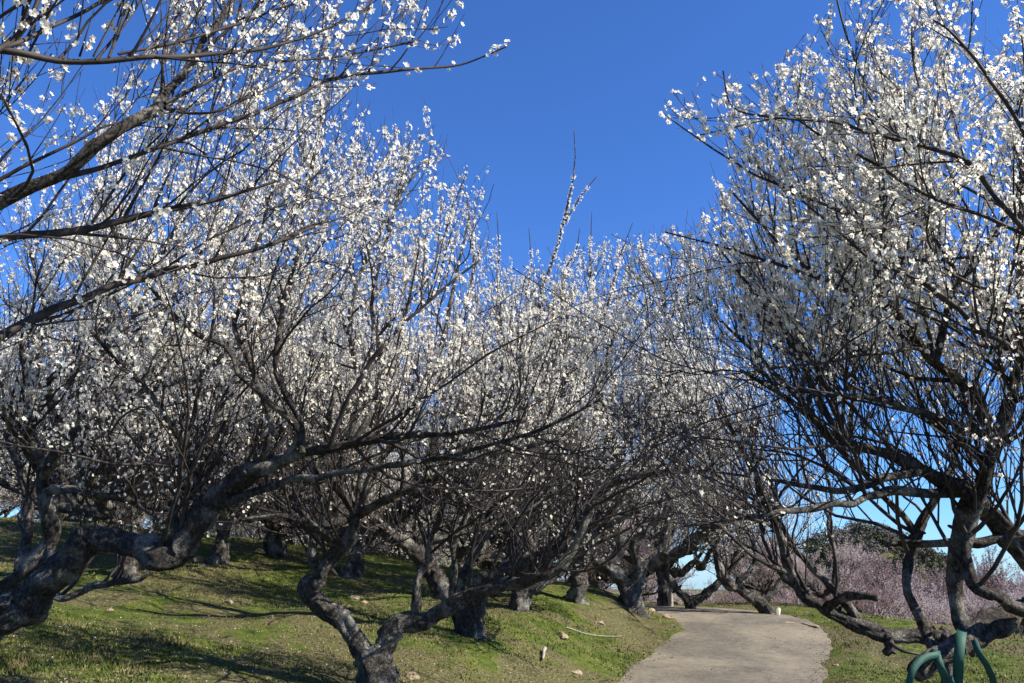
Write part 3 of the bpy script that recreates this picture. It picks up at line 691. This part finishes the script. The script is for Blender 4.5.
# right foreground tree J
X0 = ('w', 3.55, 5.05, 1.12)
pix_tree(19, 'big dark plum tree filling the right edge with a propped drooping stump limb', ([('w', 4.15, 5.3, 0.0), ('w', 3.95, 5.25, 0.5), X0, (1024, 609, 5.0)], 52, 34, [52, 44, 36, 30]),
    [([(1050, 605, 5.0), (1024, 610, 5.0), (983, 628, 4.9), (960, 645, 4.8), (938, 656, 4.75), (916, 672, 4.7)], 34, 26, [30, 29, 29, 29, 27, 22]),
     ([(972, 640, 4.9), (966, 630, 4.9), (957, 612, 4.9), (955, 582, 4.9), (957, 543, 4.85), (968, 508, 4.8), (987, 470, 4.7), (999, 435, 4.6), (1012, 390, 4.5), (1024, 330, 4.3), (1020, 230, 4.1), (1030, 140, 4.0)], 20, 6, [24, 20, 18, 17, 17, 18, 17, 16, 13, 11, 8, 6]),
     ([(936, 658, 4.8), (922, 624, 4.9), (908, 589, 4.95), (910, 559, 5.0), (920, 528, 5.0), (933, 501, 5.0), (950, 470, 5.0), (960, 430, 5.0)], 13, 6),
     ([(917, 535, 5.0), (900, 512, 5.0), (883, 497, 4.9), (862, 470, 4.9), (850, 430, 4.9), (856, 360, 4.9), (856, 300, 4.9), (850, 240, 4.9)], 7, 3),
     ([X0, (1050, 580, 5.0), (1024, 555, 4.9), (999, 524, 4.8), (980, 503, 4.75), (960, 488, 4.7), (922, 470, 4.6), (880, 452, 4.5), (840, 440, 4.4), (790, 400, 4.3), (740, 370, 4.2)], 30, 4, [30, 26, 25, 24, 22, 19, 16, 12, 8, 5, 3]),
     ([X0, (1024, 612, 4.8), (999, 597, 4.7), (976, 585, 4.7), (968, 559, 4.7), (972, 524, 4.7), (985, 480, 4.6), (990, 430, 4.5), (975, 380, 4.4)], 18, 7),
     ([(1040, 530, 4.8), (1014, 537, 4.8), (976, 541, 4.8), (937, 545, 4.9), (905, 543, 5.0), (885, 543, 5.0)], 11, 7),
     ([(968, 493, 4.8), (930, 494, 4.6), (891, 493, 4.4), (845, 503, 4.2), (800, 510, 4.1), (768, 515, 4.0), (722, 521, 3.9), (680, 527, 3.85)], 11, 2),
     ([(922, 470, 4.6), (885, 480, 4.4), (850, 490, 4.3), (810, 488, 4.2), (760, 478, 4.1), (700, 470, 4.0)], 10, 2),
     ([(995, 445, 4.6), (987, 425, 4.5), (963, 382, 4.4), (933, 362, 4.3), (913, 335, 4.2), (899, 311, 4.1), (879, 294, 4.0), (877, 261, 4.0), (886, 244, 4.0), (880, 190, 3.9), (872, 162, 3.9)], 14, 3, [14, 13, 13, 11, 10, 8, 7, 6, 5, 4, 3]),
     ([(890, 310, 4.1), (860, 295, 4.0), (829, 281, 3.9), (785, 250, 3.8), (761, 224, 3.7), (730, 190, 3.7)], 6, 2),
     ([(1040, 370, 4.2), (1011, 348, 4.0), (980, 328, 3.9), (947, 301, 3.8), (906, 274, 3.7), (873, 261, 3.6), (830, 225, 3.6), (790, 190, 3.6)], 7, 2),
     ([(935, 362, 4.3), (945, 320, 4.3), (953, 294, 4.3), (974, 264, 4.2), (1007, 210, 4.1), (1030, 150, 4.0)], 8, 4),
     ([(1050, 260, 3.5), (1000, 202, 3.4), (970, 165, 3.3), (933, 148, 3.3), (886, 135, 3.3), (835, 123, 3.3), (785, 118, 3.3), (734, 108, 3.3), (723, 71, 3.3)], 7, 1.5),
     ([(1060, 250, 3.5), (997, 222, 3.5), (920, 192, 3.4), (872, 162, 3.4), (819, 135, 3.4), (785, 118, 3.4), (700, 135, 3.4)], 5, 1.5),
     ([(850, 215, 3.6), (800, 195, 3.6), (745, 168, 3.6), (700, 140, 3.6), (664, 114, 3.6)], 4, 1.2),
     ([(829, 281, 3.9), (770, 262, 3.9), (715, 245, 3.9), (665, 232, 3.9)], 4, 1.4),
     ([(1060, 200, 3.3), (1020, 125, 3.2), (987, 74, 3.1), (953, 34, 3.1), (933, 20, 3.1)], 6, 2),
     ([(879, 118, 3.4), (859, 71, 3.4), (846, 34, 3.4), (837, 0, 3.4), (832, -30, 3.4)], 3, 1.5),
     ([(926, 125, 3.4), (926, 108, 3.4), (913, 64, 3.4), (913, 7, 3.4), (918, -40, 3.4)], 3, 1.5),
     ([(862, 470, 4.9), (830, 440, 4.8), (790, 390, 4.7), (740, 340, 4.6), (690, 290, 4.6)], 7, 2),
     ([(840, 440, 4.4), (800, 360, 4.4), (760, 300, 4.4), (720, 250, 4.4)], 6, 2),
     ([(1000, 440, 4.6), (940, 420, 4.4), (880, 400, 4.2), (820, 395, 4.0), (760, 380, 3.9)], 9, 2)],
    dict(hi=True, dense=[13, 14, 15, 16, 17, 10, 11], dsp=0.02, flower=0.0132, s_lead=0.85, l_lead1=1.6, s_bough=0.255, s_br=0.152, s_sh=0.094, flower_spacing=0.0252, s_arch=0.22, l_arch=2.4, zfade=(2.4, 3.1, 0.05), flare=0.3), GP)

# trees where the path bends away
H1 = WG(690, 613, 12, 24); d1 = H1[1]
pix_tree(20, 'small V shaped plum tree at the far bend of the path', ([('w', *H1), (690, 606, d1), (688, 600, d1)], 14, 11),
    [([(690, 603, d1), (680, 592, d1), (672, 582, d1), (665, 572, d1), (668, 555, d1), (655, 530, d1)], 9, 4),
     ([(690, 603, d1), (699, 598, d1), (711, 590, d1), (722, 580, d1), (735, 562, d1), (740, 530, d1)], 9, 4)],
    dict(flower=0.0161, s_lead=0.4, l_lead0=1, l_lead1=2.0, s_bough=0.289, s_br=0.206, s_sh=0.187, flower_spacing=0.0370, zfade=(2.2, 3.5, 0.35), thick=0.05), GP)
H2 = WG(770, 616, 12, 24); d2 = H2[1]
pix_tree(21, 'plum tree leaning left over the far end of the path', ([('w', *H2), (766, 610, d2), (757, 600, d2)], 16, 13),
    [([(760, 602, d2), (741, 591, d2), (727, 581, d2), (718, 567, d2), (715, 550, d2), (700, 525, d2)], 12, 4),
     ([(740, 590, d2), (740, 580, d2), (752, 569, d2), (755, 550, d2), (745, 520, d2)], 7, 3),
     ([(762, 603, d2), (775, 590, d2), (785, 570, d2), (780, 540, d2)], 7, 3)],
    dict(flower=0.0161, s_lead=0.4, l_lead0=1, l_lead1=2.0, s_bough=0.289, s_br=0.206, s_sh=0.187, flower_spacing=0.0370, zfade=(2.2, 3.5, 0.35), thick=0.05), GP)

# ------------------------------------------------------------------ orchard trees behind, a few kinds copied
def proto_tree(seed, height=5.0, spread=3.0, bark=M_bark, twig=M_twig):
    rng = np.random.default_rng(seed)
    root = empty('plum_tree')
    lean = rng.normal(size=2) * 0.25; hh = rng.uniform(0.65, 1.05)
    tP = np.array([(0, 0, -0.15), (lean[0] * 0.4, lean[1] * 0.4, hh * 0.5), (lean[0], lean[1], hh)]); tR = np.array([0.17, 0.125, 0.10])
    link('trunk', limb_mesh(rng, tP, tR, bark, 0.85, 0.12), root)
    lims = []; nl = rng.integers(4, 6); a0 = rng.random() * 6.28
    for k in range(nl):
        a = a0 + k * 2 * math.pi / nl + rng.normal() * 0.25
        p = np.array([lean[0], lean[1], hh - 0.06]); pts = [p]; d = np.array([math.cos(a), math.sin(a), rng.uniform(0.15, 0.9)]); d /= np.linalg.norm(d)
        L = spread * rng.uniform(0.8, 1.15); n = 9
        for q in range(n):
            d = d + rng.normal(size=3) * 0.36; d[2] = d[2] * 0.8 + 0.16 + 0.04 * q; d = d / np.linalg.norm(d)
            p = p + d * L / n * 1.15; pts.append(p)
        r0 = rng.uniform(0.09, 0.14)
        pts = np.array(pts); rad = np.linspace(r0, 0.018, len(pts))
        lims.append((pts, rad)); link('limb', limb_mesh(rng, pts, rad, bark, None, 0.4), root)
        for _ in range(2):
            i = rng.integers(2, 6); b = a + rng.choice([-1, 1]) * rng.uniform(0.4, 1.0); p = pts[i]; q2 = [p]
            d = np.array([math.cos(b), math.sin(b), rng.uniform(0.5, 1.2)])
            for q in range(6):
                d = nrm(d + rng.normal(size=3) * 0.3 + np.array([0, 0, 0.08])); p = p + d * 0.32; q2.append(p)
            r1 = rad[i] * 0.7; lims.append((np.array(q2), np.linspace(r1, 0.012, 7)))
            link('limb', limb_mesh(rng, np.array(q2), np.linspace(r1, 0.012, 7), bark, None, 0.4), root)
    n = finish_tree(rng, root, (0, 0, 0), lims, dict(prune=False, clear=0.6, s_lead=0.40, l_lead0=1.0, l_lead1=2.5, up_lead=0.75, s_bough=0.272, s_br=0.213, s_sh=0.179,
        flower=0.0166, flower_spacing=0.0340, s_arch=0.55, l_arch=2.4, zfade=(1.0, 2.4, 0.34), thick=0.03, twig_mat=twig, rmf=1.25, knobs=14))
    return root
PROTOS = [proto_tree(s, bark=(M_bark_sunlit, M_bark)[s == 33]) for s in (31, 32, 33, 34, 35)]
used = set(); VARIANTS = {}
def place(k, loc, rz, sc, label, cat='plum tree', group=None, petal=None, twig=None, szz=1.0):
    src = PROTOS[k]
    if petal is None and twig is None and k not in used:
        r = src; used.add(k)
    else:
        r = src.copy(); COL.objects.link(r)
        for ch in [c for c in src.children]:
            c = ch.copy(); COL.objects.link(c); c.parent = r
            new = petal if ch.name.startswith('blossoms') else (twig if ch.name.startswith('twigs') else None)
            if new is not None:
                key = (ch.data.name, new.name)          # one shared mesh per kind and colour
                if key not in VARIANTS:
                    VARIANTS[key] = ch.data.copy(); VARIANTS[key].materials[0] = new
                c.data = VARIANTS[key]
    r.location = loc; r.rotation_euler = (0, 0, rz); r.scale = (sc, sc, sc * szz)
    for key in ('label', 'category', 'group'):
        if key in r: del r[key]
    tag(r, label, cat, group)
    return r

rng = np.random.default_rng(99)
# trunks one can pick out behind the front row
for_fill = [(-1.5, 19.0), (0.6, 22.8), (2.6, 25.5), (-3.6, 21.5), (-0.6, 26.5)]
spots = [(218, 566, 'plum tree with short stout trunk in mid lawn, left of centre'), (278, 556, 'plum tree with pale small trunk standing back on the lawn, right of the stout one'),
         (128, 578, 'plum tree with grey stump like base behind the elbowed limb'), (350, 575, 'plum tree far up the lawn seen through the zigzag fork'),
         (575, 598, 'plum tree just left of the V forked one on the bank'), (665, 606, 'thin leaning plum tree between the V forked one and the far bend')]
taken = []
for k, (px, py, lab) in enumerate(spots):
    p = WG(px, py, 9, 40); taken.append(p[:2])
    place(k % 5, (p[0], p[1], float(G(p[0], p[1], False)) - 0.02), rng.random() * 6.28, rng.uniform(0.9, 1.05), lab, group='plum trees whose trunks show behind the front row')
for o in (C0, D0, E0, F0, H1, H2): taken.append(np.array(o[:2]))
cnt = 0
for (x, y) in for_fill:
    taken.append(np.array((x, y)))
    place(int(rng.integers(0, 5)), (x, y, float(G(x, y, False)) - 0.02), rng.random() * 6.28, 1.0, 'white flowering plum tree in the crowded rows up the slope behind the front trunks', group='white plum trees in the rows behind')
for gy_ in np.arange(13, 56, 5.3):
    for gx_ in np.arange(-32, 6, 5.3):
        x = gx_ + rng.uniform(-1.2, 1.2); y = gy_ + rng.uniform(-1.2, 1.2)
        px, py = proj(np.array([x, y, 2.0]))
        if px < -160 or abs(float(path_d(np.array(x), np.array(y)))) < 2.6: continue
        if float(path_d(np.array(x), np.array(y))) > 0: continue
        if min(np.hypot(*(t - (x, y))) for t in taken) < 3.0: continue
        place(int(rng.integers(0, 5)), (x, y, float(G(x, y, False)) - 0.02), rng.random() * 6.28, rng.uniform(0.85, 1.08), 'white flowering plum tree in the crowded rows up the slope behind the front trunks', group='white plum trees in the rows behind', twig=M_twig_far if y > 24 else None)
        cnt += 1
# beyond the bend and down the valley on the right
for (x, y, sc_) in [(6.6, 18.6, .36), (8.2, 17.6, .36), (9.8, 16.8, .38), (11.4, 16, .42), (5.6, 19.6, .40), (7.4, 19.4, .42), (10.6, 18.6, .42), (13, 16.2, .45), (14.8, 19.5, .5), (2.6, 22, .55), (3.4, 24, .6), (5.6, 22.5, .55), (7.6, 21.5, .5), (9.4, 20.2, .5), (11.2, 18.8, .48), (13.4, 18, .5), (3.2, 33, .8), (7.5, 29, .65), (10.5, 26.5, .6), (13, 24.5, .55), (15.5, 22.5, .55), (18, 24, .6), (8.5, 35, .8), (12.5, 34, .7),
                   (15.5, 31, .65), (18.5, 29, .6), (21, 28, .6), (5.0, 39, .9), (12, 42, .85), (17, 40, .8), (21, 37, .7), (17, 47, .9), (9, 47, .95), (6.5, 26, .6), (1.8, 28.5, .8)]:
    x += rng.uniform(-.5, .5); y += rng.uniform(-.5, .5); pinkish = rng.random() < 0.35
    place(int(rng.integers(0, 5)), (x, y, float(G(x, y, False))), rng.random() * 6.28, sc_ * rng.uniform(0.9, 1.1), 'dusky pink plum tree crowding the hollow beyond the end of the path' if pinkish else 'greyish white plum tree crowding the hollow beyond the end of the path',
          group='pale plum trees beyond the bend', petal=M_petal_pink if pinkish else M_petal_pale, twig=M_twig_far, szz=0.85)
for (x, y) in [(19, 30), (24, 33), (29, 36), (23, 39), (30, 43), (36, 45), (28, 50), (36, 55), (44, 58), (31, 61), (22, 55), (40, 68), (52, 70), (30, 74), (46, 82), (60, 84), (22, 70), (36, 88), (17, 33), (16, 40), (13.5, 44), (19, 50), (26, 29), (33, 33)]:
    x += rng.uniform(-1, 1); y += rng.uniform(-1, 1)
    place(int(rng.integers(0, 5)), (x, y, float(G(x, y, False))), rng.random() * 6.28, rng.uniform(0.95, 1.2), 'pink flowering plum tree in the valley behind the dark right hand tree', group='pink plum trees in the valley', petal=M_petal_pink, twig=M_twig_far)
# remove unused prototypes
for k, r in enumerate(PROTOS):
    if k not in used:
        for c in list(r.children): bpy.data.objects.remove(c)
        bpy.data.objects.remove(r)

# ------------------------------------------------------------------ far hill woodland and evergreens
def leaf_cloud(rng, centers, radii, per, size):
    pos = []; 
    for c, r in zip(centers, radii):
        v = nrm(rng.normal(size=(per, 3))) * (rng.random((per, 1)) ** 0.4)
        bump = 1 + 0.25 * np.sin(v[:, :1] * 5 + c[0]) * np.cos(v[:, 1:2] * 4)
        pos.append(c + v * r * bump * np.array([1, 1, 0.9]))
    pos = np.vstack(pos)
    X, Y, Z = frames(rng, rng.normal(size=pos.shape) + 0.5 * UP)
    TV = np.array([(-1, -0.6, 0), (0.6, -0.8, 0.15), (1, 0.5, 0), (-0.5, 0.9, 0.2)]) * 0.5
    return inst_arrays(TV, [np.array([[0, 1, 2, 3]])], pos, X, Y, Z, size * rng.uniform(0.6, 1.3, len(pos)))
c = []; r = []
for q_ in range(620):
    x = rng.uniform(36, 100) if q_ % 3 else rng.uniform(28, 175); y = rng.uniform(112, 178); z = float(G(x, y, False))
    if z > -3.5: c.append((x, y, z + 1.2)); r.append(rng.uniform(1.3, 2.6))
V, Fl = leaf_cloud(rng, np.array(c), np.array(r), 420, 0.30)
half = (np.arange(len(Fl[0])) // 420 % 3 > 0).astype(int)
tag(link('woodland', mesh_np('woodland', V, Fl, [M_ever, M_scrub], [half], False)), 'dark evergreen and bare woodland covering the distant round hill', 'woodland', kind='stuff')
def ever_tree(loc, h, label):
    g = np.random.default_rng(int(abs(loc[0]) * 10)); root = empty('evergreen_tree', loc); tag(root, label, 'evergreen tree', 'evergreen trees on the far ridge')
    P = np.array([(0, 0, -0.3), (0.1, 0, h * 0.4), (0, 0.1, h * 0.8)]); link('trunk', limb_mesh(g, P, np.array([0.25, 0.2, 0.08]), M_bark), root)
    cc = np.array([(g.normal() * h * 0.22, g.normal() * h * 0.22, h * g.uniform(0.45, 0.85)) for _ in range(9)])
    V, Fl = leaf_cloud(g, cc, g.uniform(0.2, 0.34, 9) * h, 330, 0.42); link('crown', mesh_np('crown', V, Fl, [M_ever], smooth=False), root)
for px, py, d, h, lab in [(908, 575, 95, 5.2, 'dark round evergreen poking up behind the right hand limbs'), (884, 576, 100, 4.0, 'small evergreen left of the round one on the far ridge'),
                          (993, 582, 88, 3.6, 'low evergreen seen by the right edge under the curved limb'), (948, 583, 90, 2.8, 'low evergreen between two dark upright limbs of the right tree')]:
    p = W(px, py + 10, d); p[2] = min(p[2], 2.0); ever_tree((p[0], p[1], p[2] - h * 0.55), h, lab)

# ------------------------------------------------------------------ grass, litter, petals on the ground
def ground_pts(rng, n, d0, d1, side=None, xlo=-14, xhi=12):
    y = 1 / (1 / d0 + (1 / d1 - 1 / d0) * rng.random(n)); u = rng.uniform(-0.68, 0.72, n)
    x = u * y; d = np.sign(path_d(x, y)) * walk_d(x, y)
    return x, y, d
x, y, d = ground_pts(rng, 330000, 5.0, 34)
e = np.abs(d) - HALF
dens = np.clip(0.52 - 2.0 * fbm(x * 0.8, y * 0.8, 4), 0.06, 1) * sstep(-0.25, 0.35, e + 0.25 * fbm(x * 1.7, y * 1.7, 4))
k = (rng.random(len(x)) < dens) & (e > -0.22)
x, y, e = x[k], y[k], e[k]; z = G(x, y)
n = len(x); h = rng.uniform(0.006, 0.024, n) * (1 + 1.2 * np.clip(fbm(x * 2.3 + 9, y * 2.3, 2) * 2, 0, 1)) * (1 + y * 0.02); wd = 0.0035 + 0.0006 * y
a = rng.random(n) * 6.28; lx = rng.normal(size=n) * 0.5 * h; ly = rng.normal(size=n) * 0.5 * h
V = np.stack([np.stack([x - np.cos(a) * wd, y - np.sin(a) * wd, z - 0.004], 1), np.stack([x + np.cos(a) * wd, y + np.sin(a) * wd, z - 0.004], 1), np.stack([x + lx, y + ly, z + h], 1)], 1).reshape(-1, 3)
F = np.arange(3 * n).reshape(-1, 3)
tag(link('grass', mesh_np('grass', V, [F], [M_grass], smooth=False)), 'short patchy green grass on the orchard slope and verge', 'grass', kind='stuff')
# dry litter along path edges and bare patches
x, y, d = ground_pts(rng, 260000, 5.0, 26); e = np.abs(d) - HALF
k = rng.random(len(x)) < (np.exp(-((e - 0.05) / 0.16) ** 2) * (d < 0) * 1.0 + 0.5 * np.exp(-((e + .05) / 0.14) ** 2) * (d > 0) + 0.035 * (e > 0) + 0.006)
x, y = x[k], y[k]; z = np.maximum(G(x, y), np.where(np.abs(d[k]) < HALF, path_z(y) + 0.008, -99)) + 0.008; n = len(x)
X, Y, Z = frames(rng, rng.normal(size=(n, 3)) * 0.5 + UP)
TV = np.array([(-1, -0.3, 0), (0.7, -0.4, 0.2), (1, 0.25, 0), (-0.4, 0.45, 0.15)])
V, Fl = inst_arrays(TV, [np.array([[0, 1, 2, 3]])], np.stack([x, y, z], 1), X, Y, Z, rng.uniform(0.006, 0.02, n))
tag(link('leaf_litter', mesh_np('litter', V, Fl, [M_straw], smooth=False)), 'brown dry leaf litter and grit along the path edge', 'leaf litter', kind='stuff')
x, y, d = ground_pts(rng, 9000, 5.0, 28); z = np.maximum(G(x, y), np.where(np.abs(d) < HALF, path_z(y) + 0.008, -99)) + 0.01; n = len(x)
X, Y, Z = frames(rng, rng.normal(size=(n, 3)) * 0.4 + UP)
k = (np.abs(d) > HALF) | (rng.random(n) < 0.1)
V, Fl = inst_arrays(TV, [np.array([[0, 1, 2, 3]])], np.stack([x, y, z], 1)[k], X[k], Y[k], Z[k], rng.uniform(0.005, 0.010, n)[k])
tag(link('fallen_petals', mesh_np('fallen_petals', V, Fl, [M_petal], smooth=False)), 'fallen white petals dotted over the grass', 'petals', kind='stuff')

# ------------------------------------------------------------------ stones, fallen wood, posts
def stone(px, py, s, label, m=M_stone, d=None, flat=0.55):
    p = WG(px, py, 4, 40); g = np.random.default_rng(int(px * 7 + py))
    th = np.linspace(0, math.pi, 8); V = []
    for a in th:
        for b in np.arange(11) * 2 * math.pi / 11:
            V.append((math.sin(a) * math.cos(b), math.sin(a) * math.sin(b), math.cos(a)))
    V = np.array(V); dirs = g.normal(size=(7, 3)); dirs /= np.linalg.norm(dirs, axis=1, keepdims=True)
    for q in dirs:
        t = V @ q; V = V - np.where(t > 0.62, t - 0.62, 0)[:, None] * q
    V = V * (1 + 0.06 * g.normal(size=(len(V), 1))) * np.array([s, s * g.uniform(0.6, 0.9), s * flat])
    n = 11; i = (np.arange(7)[:, None] * n + np.arange(n)[None]).ravel(); j = np.arange(7)[:, None] * n + (np.arange(n)[None] + 1) % n; j = j.ravel()
    o = link('stone', mesh_np('stone', V, [np.stack([i, i + n, j + n, j], 1)], [m], smooth=False))
    o.location = (p[0], p[1], float(G(p[0], p[1])) + s * 0.02); o.rotation_euler = (0, 0, g.random() * 6)
    tag(o, label, 'stone', 'stones on the grass')
stone(562, 634, 0.13, 'largest tan stone on the bank, above the bare dark hollow')
stone(576, 677, 0.10, 'tan stone low on the bank near the bottom of the path')
stone(600, 625, 0.11, 'flat tan stone left of the V forked tree foot')
stone(668, 619, 0.12, 'tan stone at the top of the bank beside the path bend')
stone(681, 622, 0.13, 'pale block shaped stone at the path corner')
stone(652, 612, 0.10, 'small stone by the foot of the V forked tree')
stone(355, 597, 0.10, 'left one of two pale stones behind the zigzag trunk')
stone(364, 600, 0.09, 'right one of two pale stones behind the zigzag trunk')
stone(349, 608, 0.06, 'small pale stone right beside the zigzag limb')
stone(198, 563, 0.16, 'pale stone left of the stout mid lawn trunk')
stone(203, 569, 0.11, 'small pale stone just in front of the stout mid lawn trunk')
stone(228, 604, 0.09, 'brown stone alone on the middle of the lawn')
stone(184, 646, 0.05, 'small white stone in the lower left grass')
stone(110, 612, 0.06, 'pale little stone on the left grass below the low branch')
stone(412, 676, 0.11, 'stone tucked right of the zigzag tree base')
stone(675, 605, 0.16, 'pale stone by the small V shaped tree at the bend')
stone(836, 666, 0.06, 'small pale stone on the right hand verge', flat=0.4)
def stick(pts, r, name, label, cat, m, off=0.03):
    P = np.array([WG(a, b, 4, 40) for a, b in pts]); P[:, 2] = G(P[:, 0], P[:, 1]) + off
    g = np.random.default_rng(5); o = link(name, limb_mesh(g, P - P[0], np.linspace(r, r * 0.4, len(P)), m, None, 0.3)); o.location = P[0]
    tag(o, label, cat)
stick([(566, 630), (590, 637), (612, 642), (622, 641)], 0.010, 'fallen_branch', 'thin pale fallen branch lying on the grassy bank', 'branch', M_post)
stick([(545, 655), (543, 664)], 0.03, 'broken_stick', 'short pale broken stick stuck in the bank grass', 'stick', M_post, 0.05)
stick([(786, 627), (800, 628), (818, 630)], 0.05, 'rotten_log', 'short mossy log on the verge under the sprawling tree', 'log', M_wood, 0.04)
def post(px, py, h, r, name, label, m):
    p = WG(px, py, 10, 40); g = np.random.default_rng(4)
    P = np.array([(0, 0, -0.1), (0.01, 0, h * 0.5), (0.03, 0, h * 0.93), (0.03, 0, h)]); o = link(name, limb_mesh(g, P, np.array([r, r * 0.95, r * 0.9, r * 0.6]), m))
    o.location = (p[0], p[1], float(G(p[0], p[1]))); tag(o, label, 'post')
post(671, 609, 0.42, 0.06, 'wooden_post', 'pale weathered post by the leaning thin tree at the bend', M_post)
post(778, 617, 0.16, 0.04, 'white_marker', 'small white marker at the foot of the tree over the path end', M_petal)

# green webbing holding the drooping stump limb on a post
def webbing(root, pts, wpx, name='strap', kind='band'):
    P = np.stack([W(*q) for q in pts]); L = len(P); n = 30; Q, R = resample(P, np.full(L, 1.0), n)
    T = nrm(np.gradient(Q, axis=0)); view = nrm(Q - np.array([0, 0, CAMZ])); U = nrm(np.cross(T, view)); Nn = np.cross(T, U)
    wv = wpx * 4.6 / FPX / 2; t = 0.007
    rows = []
    for a, b in ((-1, -1), (-0.5, -1.6), (0.5, -1.6), (1, -1), (1, 1), (0, 0.7), (-1, 1)): rows.append(Q + U * a * wv + Nn * b * t)
    V = np.stack(rows, 1).reshape(-1, 3) - np.array(root.location); k = 7
    i = np.arange(n - 1)[:, None] * k; j = np.arange(k)[None]; jn = (j + 1) % k
    F = np.stack([i + j, i + jn, i + k + jn, i + k + j], -1).reshape(-1, 4)
    link(name, mesh_np(name, V, [F], [M_green]), root)
pb = W(955, 690, 4.8); gz = float(G(pb[0], pb[1] + 0.05))
sr = empty('limb_support', (float(pb[0]), float(pb[1]) + 0.05, gz)); tag(sr, 'green straps slung round the drooping stump limb at the bottom right', 'support')
g = np.random.default_rng(8)
link('post', limb_mesh(g, np.array([(0, 0.0, -0.2), (0, 0, 0.4), (0.0, 0, float(pb[2]) - gz - 0.02)]), np.array([0.055, 0.055, 0.055]), M_green), sr)
webbing(sr, [(938, 655, 4.62), (926, 657, 4.60), (917, 664, 4.58), (911, 675, 4.57), (908, 700, 4.6), (920, 735, 4.7)], 6)
webbing(sr, [(936, 650, 4.72), (937, 656, 4.63), (941, 668, 4.60), (947, 684, 4.62), (951, 710, 4.68)], 7)
webbing(sr, [(962, 631, 4.80), (961, 636, 4.66), (959, 655, 4.61), (958, 675, 4.63), (956, 710, 4.70)], 9)
webbing(sr, [(974, 640, 4.70), (980, 655, 4.68), (988, 668, 4.70), (994, 690, 4.75), (985, 730, 4.8)], 6)
webbing(sr, [(949, 676, 4.60), (953, 688, 4.60), (960, 705, 4.65)], 6)
